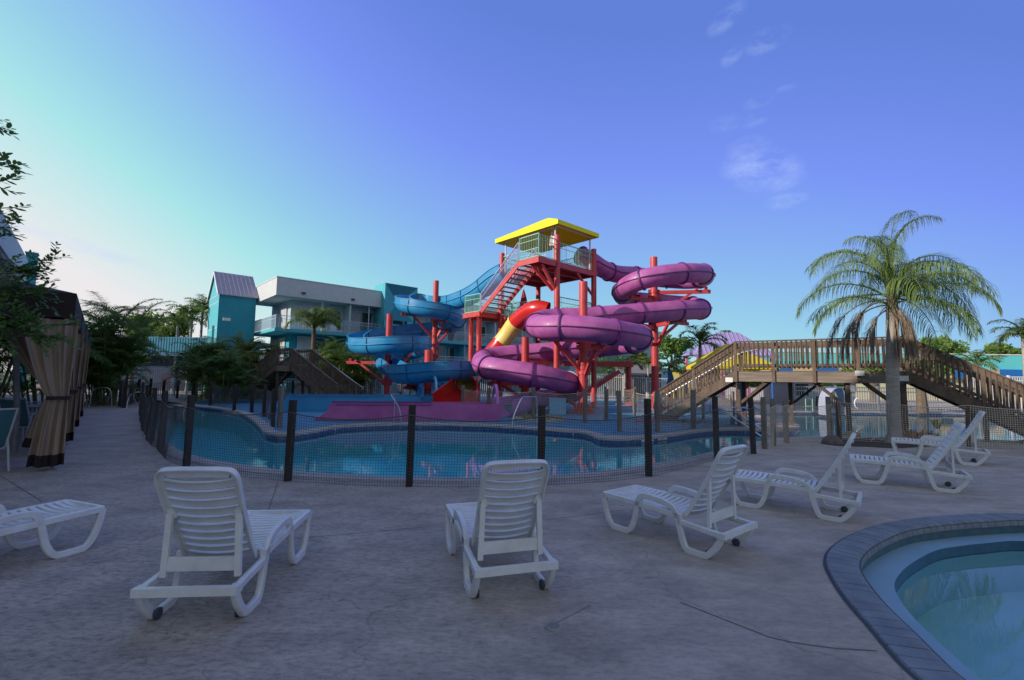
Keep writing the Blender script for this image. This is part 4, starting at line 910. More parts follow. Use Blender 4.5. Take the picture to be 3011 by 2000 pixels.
# gabled stair tower
T0 = V(-25.45,40.0,0); wT, dT = 2.9, 4.6; zE, zR = 8.72, 10.85
g = MB(); g.obox(T0,uh,vh,0,wT,0,dT,0,zE-.02)
a = [T0+vh*b+ZU*z for b,z in ((0,zE-.02),(dT,zE-.02),(dT/2,zR-.06))]; g.loft([a,[p+uh*wT for p in a]])
sw_ = g.build('stair_tower_wall', [M_turql], H)
g = MB(); g.obox(T0,uh,vh,.012,wT-.012,-.006,.004,0,zE-.3); g.build('front_painted_shade', M_turq, H)  # darker turquoise sheet carries the shade of the front face
g = MB()
for (b0,z0,b1,z1) in ((-.25,zE-.22,dT/2,zR),(dT+.25,zE-.22,dT/2,zR)):
    for k in range(9):
        s0 = -.12+(wT+.24)*k/9; s1 = -.12+(wT+.24)*(k+1)/9
        A=T0+uh*s0+vh*b0+ZU*z0; B=T0+uh*s1+vh*b0+ZU*z0; C=T0+uh*s1+vh*b1+ZU*z1; D=T0+uh*s0+vh*b1+ZU*z1
        g.hexa([A,B,C,D,A+ZU*.06,B+ZU*.06,C+ZU*.06,D+ZU*.06]); g.bar(A+ZU*.07,D+ZU*.07,.035,.05)
g.build('stair_tower_roof', M_metal, H)
g = MB()
for b0 in (-.25,dT+.25): g.bar(T0+uh*-.15+vh*b0+ZU*(zE-.25),T0+uh*-.15+vh*dT/2+ZU*(zR-.02),.05,.2)
for z in (5.6,7.9,8.5): g.obox(T0,uh,vh,-.02,0,0,dT,z,z+.04)
g.build('gable_trim', mat('white_trim',(.62,.64,.66),.6), H)
p = P(667,939,40.0); g = MB(); g.obox(V(p.x,p.y,0),uh,vh,-.28,.28,.0,.1,p.z-.12,p.z+.12); g.build('wall_lamp', M_white, H)
# low turquoise building behind the palms on the left
Lb = P(395,1000,44); Lb.z = 0; t = thing('pool_house', 'low building with a turquoise fascia and dark blue wall behind the white gate', 'building', Lb)
g = MB(); g.obox(Lb,V(1,0,0),V(0,1,0),-8,9,0,9,0,3.3); g.build('wall', mat('navy_wall',(.006,.014,.06),.7,.2,2), t)
g = MB(); g.obox(Lb,V(1,0,0),V(0,1,0),-8.6,9.5,-.9,9.5,3.45,5.0)
for k in range(72): g.obox(Lb,V(1,0,0),V(0,1,0),-8.55+k*.25,-8.52+k*.25,-.93,-.9,3.5,4.95)
g.build('fascia', mat('cyan_metal_fascia',(.012,.19,.30),.5,.1,2), t)
g = MB(); g.obox(Lb,V(1,0,0),V(0,1,0),-8.6,9.5,-.92,-.0,3.25,3.45); g.build('eave', mat('blue_trim',(.01,.07,.22),.6), t)
# left hotel wing: long receding parapet, offices behind the cabanas
Ew = P(82,763,33.5); Ew.z = 0; dw = V(.672,-.741,0); nw = V(-.741,-.672,0)
t = thing('hotel_wing', 'white hotel wing with a slanting parapet at the far left edge', 'hotel', Ew)
g = MB(); g.obox(Ew,dw,nw,0,37,0,.15,8.1,9.75); g.build('parapet', M_hw, t)
g = MB(); g.obox(Ew,dw,nw,.3,37,.9,10,0,8.1); g.build('wall', mat('blue_grey_wall',(.16,.22,.28),.8,.1,2), t)  # even blue grey wall below the white parapet
g = MB(); g.obox(Ew,dw,nw,0,37,.15,10,8.0,8.1); g.build('roof', M_hw, t)
for k in range(7):
    for z in (.3,3.0,5.7): g = MB(); g.obox(Ew,dw,nw,1.5+k*4.2,3.9+k*4.2,.84,.9,z,z+2.0); g.build('window', M_glass, t)
p = P(92,745,36); t = thing('stair_turret', 'small turquoise turret beyond the slanting white parapet', 'building', (p.x,p.y,0))
g = MB(); g.obox(V(p.x,p.y,0),uh,vh,-.3,.35,0,.9,0,p.z); g.build('wall', M_turq, t); g = MB(); g.obox(V(p.x,p.y,0),uh,vh,-.35,.4,-.05,.95,p.z,p.z+.1); g.build('roof', M_turq, t)
t = thing('shade_block', 'unseen block added left of the camera to shade the deck', 'hotel', (-17,-8,0))
g = MB(); g.box(-24,-10.3,-24,5,0,10.6); g.build('wall', M_hwall, t); g = MB(); g.box(-24.3,-10,-24.3,5.3,10.6,12); g.build('parapet', M_hw, t)  # out-of-view block, added to keep the foreground in shade
# ------------------------------------------------------------------ picket fences
def picket(a, b, h, label, sp=.14, gate=None, grp=None, m=M_white):
    t = thing('picket_fence', label, 'fence', a, grp); g = MB(); d = (b-a).normalized(); LL = (b-a).length; v = V(-d.y,d.x,0); n = int(LL/sp)
    for i in range(n): g.obox(a,d,v,i*sp-.018,i*sp+.018,-.012,.012,.06,h)
    g.build('pickets', m, t); g = MB()
    for z in (.12,h-.25,h-.02): g.obox(a,d,v,0,LL,-.025,.025,z,z+.06)
    g.build('rails', m, t)
    for i in range(int(LL/2.4)+1): g = MB(); g.obox(a,d,v,i*2.4-.05,i*2.4+.05,-.05,.05,0,h+.1); g.build('post', m, t)
    return t
def vz(p): return V(p.x,p.y,0)
picket(vz(P(1352,1000,33)),vz(P(1900,1000,34.5)),2.0,'white picket fence behind the slide tower')
picket(vz(P(1900,1000,36)),vz(P(2330,1000,36)),1.75,'white picket fence behind the wooden bridge stairs')
picket(vz(P(560,1000,37)),vz(P(1300,1000,40)),1.3,'pale picket fence in front of the left palms', sp=.16, m=M_rail)
a = vz(P(424,1000,33)); b = vz(P(537,1000,33)); t = picket(a,b,2.05,'white picket gate carrying the pool rules sign', sp=.16, m=mat('fence_shade_tint',(.30,.40,.50),.6))  # bluish shade put into the colour of the white pickets
picket(vz(P(340,1000,33.5)),vz(P(422,1000,33.2)),2.05,'white picket fence panel left of the gate', sp=.16, m=mat('fence_shade_tint',(.30,.40,.50),.6))
p = P(489,1118,32.8); t = thing('pool_rules_sign', 'white notice board with red text on the white gate', 'sign', (p.x,p.y,0))
g = MB(); g.box(p.x-.46,p.x+.46,p.y-.03,p.y,p.z-.60,p.z+.60); g.build('board', mat('pale_sign_board',(.55,.62,.62),.6), t)
g = MB(); random.seed(3)
for i in range(15):
    z = p.z+.50-i*.072; x = p.x-.38
    while x < p.x+.34:
        w = random.uniform(.03,.12); x2 = min(x+w,p.x+.38); g.box(x,x2,p.y-.036,p.y-.031,z-.018,z+.014); x = x2+.03
g.build('lettering', mat('red_print',(.6,.04,.08),.6), t)
p = P(403,1092,33.1); t = thing('white_notice', 'small white notice on the fence panel left of the gate', 'sign', (p.x,p.y,0)); g = MB(); g.box(p.x-.5,p.x+.35,p.y-.03,p.y,p.z-.18,p.z+.12); g.build('board', M_white, t); g = MB(); g.box(p.x-.15,p.x+.12,p.y-.036,p.y-.031,p.z-.02,p.z+.03); g.build('lettering', mat('red_print',(.6,.04,.08),.6), t)
# depth markings on the tile band
def marker(px, py, txt, label, tag_y=None):
    q = G(px, py, 0); k = min(range(len(pool)), key=lambda i: (pool[i][0]-q.x)**2+(pool[i][1]-q.y)**2); a = V(*pool[k-1],0); b = V(*pool[(k+1)%len(pool)],0)
    c = V(*pool[k],0); r = (b-a).normalized(); 
    if r.x < 0: r = -r
    n = r.cross(ZU); c = c+n*.006+ZU*-.062
    t = thing('depth_marker', label, 'depth marker', c); 
    for s,w in ((txt[0],.52),(txt[1],.40)):
        o = c+r*(-.30 if s == txt[0] else .36); g = MB(); g.obox(V(o.x,o.y,0),r,-n,-w/2,w/2,-.002,.004,c.z-.05,c.z+.05); g.build('tile', mat('white_tile',(.62,.6,.55),.4), t)
        text(s, .088, M_dark, o+n*.006, r, ZU, t)
marker(986,1256,('2 FT 6 IN','.76 M'),'depth marker tile reading 2 FT 6 IN .76 M left of the purple lane end')
marker(1686,1270,('2 FT 6 IN','.76 M'),'depth marker tile reading 2 FT 6 IN .76 M below the red column')
marker(1938,1283,('2 FT','6 IN'),'depth marker tile right of the others, near the bridge stairs')
# ------------------------------------------------------------------ cabanas
M_brown = mat('dark_brown_canvas', (.022,.013,.013), .9, .15, 5); M_tan = mat('tan_curtain_cloth', (.24,.175,.125), .9, col2=(.31,.235,.175), scale=1.5, bump=.1)
A1 = G(150,1383); uc = V(.672,-.741,0)*-1; 
vC = V(-.66,.751,0); sC = V(-.83,-.56,0)   # along the path away / to the back of the cabana
def curtain(c, wd, z1, w1, ww, w2, parent, zt=1.18, n=90, ph=0, shift=0.0, depth=.07):
    """c: post foot; wd: direction the cloth spreads from the post; w1/ww/w2 widths at top, tie, hem"""
    nn = V(-wd.y,wd.x,0); g = MB(); rings = []; NZ = 26
    for i in range(NZ+1):
        z = .10+(z1-.10)*i/NZ
        if z > zt: f = (z-zt)/(z1-zt); w = ww+(w1-ww)*(f**.75); off = shift*(1-f)
        else: f = (zt-z)/(zt-.1); w = ww+(w2-ww)*(f**.6); off = shift*(1-f*.4)
        amp = depth*(.45+.55*min(1,abs(z-zt)/.6)); row = []
        for j in range(n+1):
            s = j/n; k = sin(s*2*pi*(3.2+.5*ph%1.3)+ph+z*.5+1.6*sin(s*5+ph))+.45*sin(s*2*pi*6.3+ph*2-z*.8)
            row.append(c+wd*(s*w+off)+nn*(k*amp*.6)+ZU*(z-.03*sin(s*3)))
        rings.append(row)
    nb = 2
    g.loft(rings[nb:], closed=False); g.build('curtain', M_tan, parent, smooth=True, sharp=80)
    g = MB(); g.loft(rings[:nb+1], closed=False); g.build('curtain_hem', M_brown, parent, smooth=True, sharp=80)
    g = MB(); q = c+wd*(shift+ww/2)+ZU*zt; g.loft([[q+(wd*cos(a)*(ww/2+.02)+nn*sin(a)*(depth+.04))+ZU*dz for a in [2*pi*k/18 for k in range(18)]] for dz in (-.03,.03)], cap=False); g.build('tie_band', M_brown, parent, smooth=True)
def cabana(c, label, full=False):
    t = thing('cabana', label, 'cabana', c, 'brown cabanas along the path'); Wc = 2.7
    for a in (0,Wc):
        for b in (0,Wc): g = MB(); q = c+vC*a+sC*b; g.tube([q,q+ZU*2.6],.028,10); g.tube([q,q+ZU*.015],.07,10); g.build('post', mat('grey_post',(.16,.16,.17),.5), t, smooth=True)
    g = MB(); o = .12; z0,z1 = 2.48,2.92; ce = [c+vC*a+sC*b for a,b in ((-o,-o),(Wc+o,-o),(Wc+o,Wc+o),(-o,Wc+o))]
    for i in range(4):
        p,q = ce[i],ce[(i+1)%4]; n = 24; r0 = []; r1 = []
        for j in range(n+1): f = j/n; k = p.lerp(q,f); r0.append(k+ZU*(z0+.02*sin(f*22))); r1.append(k+ZU*z1)
        g.loft([r0,r1], closed=False)
    g.build('valance', M_brown, t)
    g = MB(); pk = c+vC*Wc/2+sC*Wc/2+ZU*3.35; cc = [p+ZU*z1 for p in ce]; g.add(cc+[pk],[(0,1,4),(1,2,4),(2,3,4),(3,0,4)]); g.build('roof', M_brown, t)
    curtain(c-sC*.20+V(.05,-.075,0), sC, 2.5, .70, .25, .44, t, ph=.3, shift=.05)
    curtain(c+vC*.06, vC, 2.5, .9, .2, .55, t, ph=1.1)
    curtain(c+vC*(Wc-.05), -vC, 2.5, .9, .2, .55, t, ph=2.1)
    curtain(c+vC*Wc, sC, 2.5, 1.1, .22, .6, t, ph=4)
    if full: curtain(c+sC*Wc, vC, 2.5, 2.6, 2.4, 2.5, t, ph=3)
    return t
cabana(A1, 'nearest brown cabana with a tied tan curtain at its corner post')
cabana(A1+vC*3.6, 'second brown cabana from the front along the path', True)
cabana(A1+vC*7.2, 'third brown cabana, right behind the second', True)
cabana(A1+vC*11.2, 'farthest brown cabana by the path end', True)
# sling chairs and table
M_sling = mat('teal_sling_mesh', (.045,.15,.19), .8, .1, 20, bump=.1); M_frame = mat('pale_chair_frame', (.40,.44,.48), .5)
def sling_chair(label):
    t = thing('sling_chair', label, 'chair', (0,0,0), 'sling chairs in the nearest cabana')
    for sx in (-1,1):
        x = sx*.27; g = MB()
        g.tube(catmull([V(x,.30,.0),V(x,.27,.3),V(x,.24,.62),V(x,.05,.66),V(x,-.22,.65),V(x,-.27,.45),V(x,-.36,.0)],n=5),.016,8)
        g.tube(catmull([V(x,.24,.42),V(x,-.18,.38),V(x,-.26,.5),V(x,-.42,1.0)],n=6),.016,8); g.build('side_frame', M_frame, t, smooth=True)
    g = MB(); g.tube([V(-.27,-.42,1.0),V(.27,-.42,1.0)],.016,8); g.tube([V(-.27,.24,.42),V(.27,.24,.42)],.014,8); g.tube([V(-.27,-.2,.36),V(.27,-.2,.36)],.014,8); g.build('cross_bar', M_frame, t, smooth=True)
    pr = catmull([V(0,.24,.425),V(0,.0,.37),V(0,-.17,.375),V(0,-.25,.5),V(0,-.415,.985)],n=6); g = MB()
    g.loft([[p+V(-.26,0,0),p+V(0,0,-.012),p+V(.26,0,0)] for p in pr], closed=False); g.build('sling', M_sling, t, smooth=True, sharp=80)
    return t
sc0 = sling_chair('teal sling chair cut off by the left edge of the picture')
p = G(20,1395); sc0.location = (p.x-.62,p.y+.05,0); sc0.rotation_euler = (0,0,radians(75))
p = G(72,1300); dup(sc0,(p.x,p.y,0),radians(8),'teal sling chair with its back to the path, beside the near curtain')
p = G(15,1260); dup(sc0,(p.x-.3,p.y+1.2,0),radians(170),'dark sling chair at the back of the nearest cabana')
p = G(98,1272); t = thing('patio_table', 'white patio table behind the sling chairs', 'table', p)
g = MB(); g.cyl(p.x,p.y,.70,.73,.55,32); g.build('table_top', M_frame, t, smooth=True, sharp=30)
for k in range(4): a = k*pi/2+.6; g = MB(); g.tube([p+V(cos(a)*.4,sin(a)*.4,0),p+V(cos(a)*.3,sin(a)*.3,.7)],.018,8); g.build('leg', M_frame, t, smooth=True)
# ------------------------------------------------------------------ right background buildings
def hiproof(g, O, u, v, a0,a1,b0,b1,z0,z1,rf=.3, th=.08):
    f = lambda a,b,z: V(O.x,O.y,0)+u*a+v*b+ZU*z; bm = (b0+b1)/2; r0 = a0+(a1-a0)*rf; r1 = a1-(a1-a0)*rf
    vs = [f(a0,b0,z0),f(a1,b0,z0),f(a1,b1,z0),f(a0,b1,z0),f(r0,bm,z1),f(r1,bm,z1)]; g.add(vs,[(0,1,5,4),(1,2,5),(2,3,4,5),(3,0,4),(3,2,1,0)])
    return f, vs
X1 = V(1,0,0); Y1 = V(0,1,0)
O = vz(P(2040,1000,38)); t = thing('purple_roof_pavilion', 'pavilion with a lilac standing seam hip roof behind the bridge', 'pavilion', O)
g = MB(); zb = P(2016,1042,38).z; zt_ = P(2160,978,39.5).z; f,vs = hiproof(g,O,X1,Y1,0,6.9,0,3,zb,zt_,.36); 
for k in range(1,20):
    a = 6.9*k/20; x = f(a,0,zb); fr_ = min(1,a/(6.9*.36),(6.9-a)/(6.9*.36)); g.bar(x+ZU*.03,f(a,1.5*fr_,zb+(zt_-zb)*fr_)+ZU*.03,.05,.06)
g.build('roof', mat('lilac_metal_roof',(.34,.28,.52),.5,.08,1), t)
g = MB(); g.obox(O,X1,Y1,-.05,6.95,-.05,0,zb-.2,zb); g.build('fascia', mat('lilac_trim',(.25,.2,.38),.6), t)
for a in (.4,2.4,4.5,6.5):
    for b in (.3,2.7): g = MB(); g.obox(O,X1,Y1,a-.1,a+.1,b-.1,b+.1,0,zb-.2); g.build('post', mat('pink_post_paint',(.6,.16,.32),.6), t)
g = MB(); g.obox(O,X1,Y1,.6,6.3,1.3,1.4,0,1.1); g.build('counter', M_uwh, t)
O = vz(P(2075,1000,24.5)); t = thing('yellow_shade', 'bright yellow dome shaped shade seen through the bridge railing', 'shade canopy', O)
g = MB(); zb, zp = P(2185,1077,24.5).z, P(2195,1012,26).z; W5 = P(2292,1077,24.5).x-O.x; f,vs = hiproof(g,O,X1,Y1,0,W5,0,3.4,zb,zp,.47)
for (p,q) in ((vs[0],vs[1]),(vs[1],vs[2]),(vs[2],vs[3]),(vs[3],vs[0])): g.add([p,q,q-ZU*.14,p-ZU*.14],[(0,1,2,3)])
g.build('canopy', mat('yellow_shade_cloth',(.85,.68,.0),.5,.06,2,trans=.25), t)
for a in (.2,3.5): 
    for b in (.1,3.4): g = MB(); g.tube([O+V(a,b,0),O+V(a,b,2.35)],.05,8); g.build('post', mat('blue_post_paint',(.02,.12,.4),.5), t)
O = vz(P(1988,1000,42)); t = thing('green_roof_hut', 'hut with a pale green hip roof behind the small palm', 'hut', O)
g = MB(); hiproof(g,O,X1,Y1,0,4.6,0,4,P(2000,1088,42).z,P(2000,1060,42).z,.4); g.build('roof', mat('pale_green_metal',(.16,.36,.24),.5), t); g = MB(); g.obox(O,X1,Y1,.4,4.2,.4,3.6,0,P(2000,1088,42).z); g.build('wall', mat('ochre_wall',(.35,.3,.08),.7), t)
O = vz(P(1822,1000,44)); t = thing('grey_roof_hut', 'low dark hut with a grey roof between the two red columns', 'hut', O)
g = MB(); z0,z1 = P(1850,1098,44).z, P(1850,1066,44).z; hiproof(g,O,X1,Y1,0,4.2,0,4,z0,z1,.15); g.build('roof', mat('grey_shingle',(.16,.15,.15),.9,.2,4), t); g = MB(); g.obox(O,X1,Y1,.2,4.0,.3,3.8,0,z0); g.build('wall', M_dark, t)
O = vz(P(1910,1000,52)); t = thing('orange_trim_building', 'low blue building with an orange band behind the palms', 'building', O)
g = MB(); g.obox(O,X1,Y1,0,9,0,5,0,P(1950,1082,52).z); g.build('wall', mat('slate_blue_wall',(.05,.13,.25),.7), t)
g = MB(); g.obox(O,X1,Y1,3.0,5.5,-.06,-.001,P(1950,1104,52).z,P(1950,1084,52).z); g.build('orange_band', mat('orange_paint',(.75,.28,.06),.6), t)
# long turquoise building on the right
O = vz(P(2190,1000,47)); t = thing('turquoise_building', 'long turquoise building with a blue and tan band along its base, far right', 'building', O)
ztop = P(2760,1042,47).z; zb_ = P(2900,1086,47).z; zc = P(2900,1113,47).z
g = MB(); g.obox(O,X1,Y1,0,34,0,8,zb_,ztop); g.build('upper_wall', mat('aqua_paint',(.12,.58,.60),.6,.04,1), t)
g = MB(); g.obox(O,X1,Y1,-.05,34,-.05,8.05,ztop,ztop+.1); g.build('coping', M_uwh, t)
mb = mat('royal_blue_paint',(.01,.14,.45),.6); mt = mat('tan_paint',(.55,.42,.24),.7)
for k in range(15): g = MB(); g.obox(O,X1,Y1,k*2.3,k*2.3+2.299,-.3,0,zc,zb_); g.build('band_panel', mb if k%2 else mt, t)
g = MB(); g.obox(O,X1,Y1,0,34,.2,8,0,zc); g.build('lower_wall', mat('cream_paint',(.55,.52,.34),.7), t)
for k in range(14): g = MB(); g.obox(O,X1,Y1,k*2.4+.4,k*2.4+1.5,.14,.2,.9,2.1); g.build('window', M_glass, t)
# grey changing block under the bridge
O = vz(P(2330,1000,33)); t = thing('grey_shed', 'pale grey shed with a dark window seen under the bridge', 'shed', O)
g = MB(); g.obox(O,X1,Y1,0,4.3,0,4,0,1.75); g.build('wall', mat('pale_shed_wall',(.34,.33,.38),.8), t); g = MB(); g.obox(O,X1,Y1,-.3,4.6,-.3,4.2,1.75,1.95); g.build('roof', mat('grey_shingle',(.16,.15,.15),.9), t)
g = MB(); g.obox(O,X1,Y1,.1,1.0,-.03,0,.7,1.5); g.build('window', M_dark, t)
picket(vz(P(2330,1000,27)),vz(P(2760,1000,27)),1.35,'thin pale picket fence seen under the bridge', sp=.14, m=mat('fence_shade_grey',(.22,.23,.25),.7))  # pale fence darkened in its colour to stand in for shade
picket(vz(P(2840,1000,28)),vz(P(3060,1000,28)),2.1,'white picket fence at the right edge, under the striped band')
O = vz(P(2362,1000,26)); t = thing('rescue_ladder', 'small green metal ladder frame on the far pool deck', 'ladder', O); g = MB()
for x in (0,.38): g.tube([O+V(x,0,0),O+V(x,0,1.2)],.022,6)
g.build('side_pole', M_green, t); g = MB()
for z in (.3,.7,1.15): g.tube([O+V(0,0,z),O+V(.38,0,z)],.018,6)
g.build('rung', M_green, t)
O = vz(P(2412,1000,25.5)); t = thing('storage_cart', 'black storage cart beside the green ladder frame', 'cart', O)
g = MB(); g.obox(O,X1,Y1,-.05,.42,0,.5,.08,.85); g.build('body', mat('black_plastic',(.015,.015,.018),.5), t); g = MB()
for x in (-.4,-.12): g.tube([O+V(x,0,.0),O+V(x,0,.62)],.018,6)
g.tube([O+V(-.42,0,.75),O+V(-.1,0,.6)],.02,6); g.build('side_frame', mat('black_plastic',(.015,.015,.018),.5), t)
for x in (0,.36): g = MB(); g.tube([O+V(x,-.02,.05),O+V(x,.02,.05)],.05,10); g.build('wheel', M_dark, t)
O = vz(P(2492,1000,23)); t = thing('play_arch', 'pale grey rounded play tunnel with a white rim under the bridge', 'play structure', O)
g = MB(); g.loft([[O+V(-.55+x,.0+y,0)+V(.55*cos(pi*j/14),0,1.35*sin(pi*j/14)**.6) for j in range(15)] for x,y in ((0,0),(.1,.9))], closed=False); g.build('shell', mat('pale_grey_gelcoat',(.38,.4,.5),.4), t, smooth=True)
g = MB(); g.tube([O+V(.3+.17*cos(a),-.1,.62+.25*sin(a)) for a in [2*pi*k/16 for k in range(4,13)]],.03,8); g.build('rim', M_uwh, t, smooth=True)
# blue folded umbrellas, small fountain base, boxes on the deck
umbrella(vz(P(1971,1000,30)), 'closed blue umbrella behind the left bridge stairs', 2.35, mat('blue_canvas',(.02,.12,.25),.8), mat('blue_canvas',(.02,.12,.25),.8), .3)
umbrella(vz(P(275,1000,29)), 'closed pale pink umbrella at the end of the cabana row', 2.1, mat('pink_grey_canvas',(.22,.17,.26),.8), mat('pink_grey_canvas',(.22,.17,.26),.8), .36)
def slab(px,py,w,d,h,m,name,label,cat):
    p = G(px,py); t = thing(name,label,cat,p); g = MB(); e = .02
    g.loft([[p+V(a*(w/2-q),b*(d/2-q)+d/2,z) for a,b in ((-1,-1),(1,-1),(1,1),(-1,1))] for z,q in ((0,0),(h-e,0),(h,e))]); g.build('block', m, t); 
    g = MB(); g.box(p.x-w/2-.03,p.x+w/2+.03,p.y-.03,p.y+d+.03,h,h+.05); g.build('lid', m, t); return t
slab(1508,1220,1.3,1.3,.42,mat('teal_box_paint',(.06,.24,.28),.7),'column_plinth','low teal concrete plinth left of the thick red column','plinth')
slab(1640,1219,.75,.6,.68,mat('pale_blue_box',(.16,.38,.55),.5),'storage_box','pale blue storage box beside the foot of the front red column','box')
p = G(1585,1236); t = thing('planting_ring', 'low stone ring with yellow ground plants on the blue deck', 'planter', p); g = MB(); g.cyl(p.x,p.y,0,.10,1.0,30); g.build('kerb', M_cop, t, smooth=True, sharp=30)
g = MB(); random.seed(11)
for i in range(260): a = random.uniform(0,6.3); r = .85*sqrt(random.random()); q = p+V(r*cos(a),r*sin(a),.1); e = q+V(random.uniform(-.06,.06),random.uniform(-.06,.06),random.uniform(.05,.14)); g.add([q,q+V(.03,0,0),e],[(0,1,2)])
g.build('ground_plants', leafmat('yellow_green_leaf',(.18,.2,.02),(.4,.36,.05)), t)
p = G(1905,1240); t = thing('red_mat', 'flat red float lying on the blue deck', 'float', p); g = MB(); g.loft([[p+V(.5*cos(a)*q,.22*sin(a)*q,z) for a in [2*pi*k/20 for k in range(20)]] for z,q in ((.005,1),(.05,1.02),(.07,.9))]); g.build('float_pad', mat('red_foam',(.6,.05,.08),.7), t, smooth=True, sharp=50)
# ------------------------------------------------------------------ vegetation
def frond(g, k, base, az, el0, L_, droop, nl=26, ll=.5, lw=.022, hang=.6, stemr=.014, side=1.0, segs=3, curl=1.6, stem_g=None, bare=.12, az_bend=0):
    pts = []; p = Vector(base); n = 16
    for i in range(n+1):
        f = i/n; e = el0-droop*f**curl; a = az+az_bend*f; pts.append(p.copy()); d = V(sin(a)*cos(e),cos(a)*cos(e),sin(e)); p = p+d*(L_/n)
    (stem_g or g).tube(pts, [stemr*(1-.85*i/n) for i in range(n+1)], 4, k=k, cap=False)
    tot = nl
    for i in range(tot):
        f = bare+(1-bare)*(i+.5)/tot; x = f*n; j = min(n-1,int(x)); c = pts[j].lerp(pts[j+1],x-j); t = (pts[j+1]-pts[j]).normalized(); l = t.cross(ZU)
        l = l.normalized() if l.length > .1 else V(cos(az),-sin(az),0)
        u = l.cross(t)
        m_ = ll*(.35+.65*sin(pi*min(1,.12+f*.88))**.7)
        for s in (-1,1):
            q = c; d = (l*s*side+t*random.uniform(.5,.9)+u*random.uniform(-.15,.45)).normalized(); le = m_*random.uniform(.8,1.15); vs = []; w = lw*random.uniform(.8,1.2)
            for m2 in range(segs+1):
                wd = w*(1-.85*(m2/segs)**1.5); pr = d.cross(ZU); pr = pr.normalized() if pr.length > .15 else l
                pr = (pr+V(0,0,random.uniform(-.4,.4))).normalized(); vs += [q-pr*wd, q+pr*wd]; q = q+d*(le/segs); d = (d+V(0,0,-hang*(1.3 if m2 else .8))).normalized()
            g.add(vs, [(2*m2,2*m2+1,2*m2+3,2*m2+2) for m2 in range(segs)], k)
def trunk(g, p, h, r0, r1, lean=(0,0), rings=18):
    pts = []; rs = []
    n = max(8,int(h/.12))
    for i in range(n+1): f = i/n; pts.append(V(p.x+lean[0]*f*f,p.y+lean[1]*f*f,p.z+h*f)); rs.append((r0+(r1-r0)*f**.6)*(1+.035*(i%2)+(.35*max(0,1-f*14))))
    g.tube(pts, rs, 14); return pts[-1]
LF_q = leafmat('queen_palm_leaf',(.13,.21,.06),(.30,.40,.12)); LF_y = leafmat('areca_leaf',(.12,.19,.03),(.36,.34,.07)); LF_d = leafmat('dark_palm_leaf',(.08,.16,.04),(.20,.30,.07)); LF_f = leafmat('bright_palm_leaf',(.07,.13,.02),(.2,.26,.05))
LF_b = leafmat('broad_leaf',(.10,.20,.04),(.26,.38,.09)); LF_n = leafmat('glossy_leaf',(.08,.17,.04),(.18,.30,.08))
M_trunk = mat('grey_palm_trunk',(.26,.24,.215),.9,col2=(.38,.35,.32),scale=5,bump=.5,stretch=(1,1,4)); M_trunkb = mat('brown_palm_trunk',(.09,.065,.045),.95,col2=(.17,.125,.09),scale=7,bump=.6); M_deadf = mat('dead_frond',(.20,.145,.10),.9,col2=(.32,.25,.19),scale=6,trans=.15)
# --- big queen palm on the right
gq = None
random.seed(21)
b0 = G(2632,1303); b0.z = 0; cz = P(2622,880,b0.y).z; top = V(P(2622,880,b0.y).x,b0.y,cz)
t = thing('queen_palm', 'tall palm with drooping feathery crown and brown dead fronds at the right', 'palm tree', b0)
g = MB(); te = trunk(g, b0, cz-.15, .175, .13, (top.x-b0.x,0)); g.build('trunk', M_trunk, t, smooth=True, sharp=70)
g = MB(); g.tube([te-ZU*.7,te-ZU*.2,te+ZU*.25,te+ZU*.75],[.13,.15,.12,.05],12); g.build('boot_sheath', mat('fibrous_sheath',(.16,.13,.08),.95,col2=(.25,.22,.13),scale=9,bump=.6,stretch=(3,3,.6)), t, smooth=True)
R_ = radians; g = MB(); C = te+ZU*.2
FR = [(-88,56,3.0,120,0),(-105,40,3.0,92,0),(-70,72,2.9,125,0),(-96,20,2.8,70,0),(88,42,3.1,112,0),(75,28,3.2,92,0),(105,55,3.0,120,0),(95,8,2.6,80,0),(120,60,2.5,125,0),(20,60,2.9,115,0),(-20,50,2.9,110,0),(170,48,2.7,110,0),(-160,40,2.7,110,0),(-135,58,2.8,120,0),(140,30,2.7,105,0),(45,45,3.0,110,0),(-45,40,3.0,110,0),(-60,5,2.4,80,0),(70,-5,2.6,75,0),(110,0,2.5,78,0),(20,89,2.6,60,0),(150,5,2.3,80,0),(80,15,3.0,95,0),(180,78,2.2,140,0),(95,72,2.9,118,0)]
for az,l,cu in ((70,2.9,3.2),(110,2.6,2.6),(-60,2.1,2.4),(20,2.3,2.4)): frond(g,0,C+ZU*.35,R_(az),R_(87),l,R_(135),nl=70,ll=.62,lw=.0095,hang=1.0,stemr=.026,segs=4,curl=cu)
for az,e,l,dr,_ in FR: frond(g,0,C+V(random.uniform(-.05,.05),random.uniform(-.05,.05),random.uniform(-.3,.45)),R_(az+random.uniform(-5,5)),R_(e+4),l*.95,R_(dr+14),nl=66,ll=.78,lw=.0095,hang=1.05,stemr=.026,segs=4,curl=1.3)
g.build('crown', LF_q, t)
g = MB()
for az,e,l,dr in ((-92,35,2.9,125),(-82,15,2.2,105),(-100,25,2.4,115),(-110,0,1.6,90),(-60,-20,1.4,70),(180,-30,1.5,60),(150,-45,1.3,45),(-150,-50,1.4,40),(100,-40,1.2,50),(175,-60,1.6,28),(-100,30,2.0,125)):
    frond(g,0,te+V(0,0,random.uniform(-.1,.15)),R_(az),R_(e),l,R_(dr),nl=56,ll=.6,lw=.009,hang=2.4,stemr=.022,side=.13,segs=3,curl=.62,bare=.45 if e > -10 else .2)
g.build('dead_fronds', M_deadf, t)
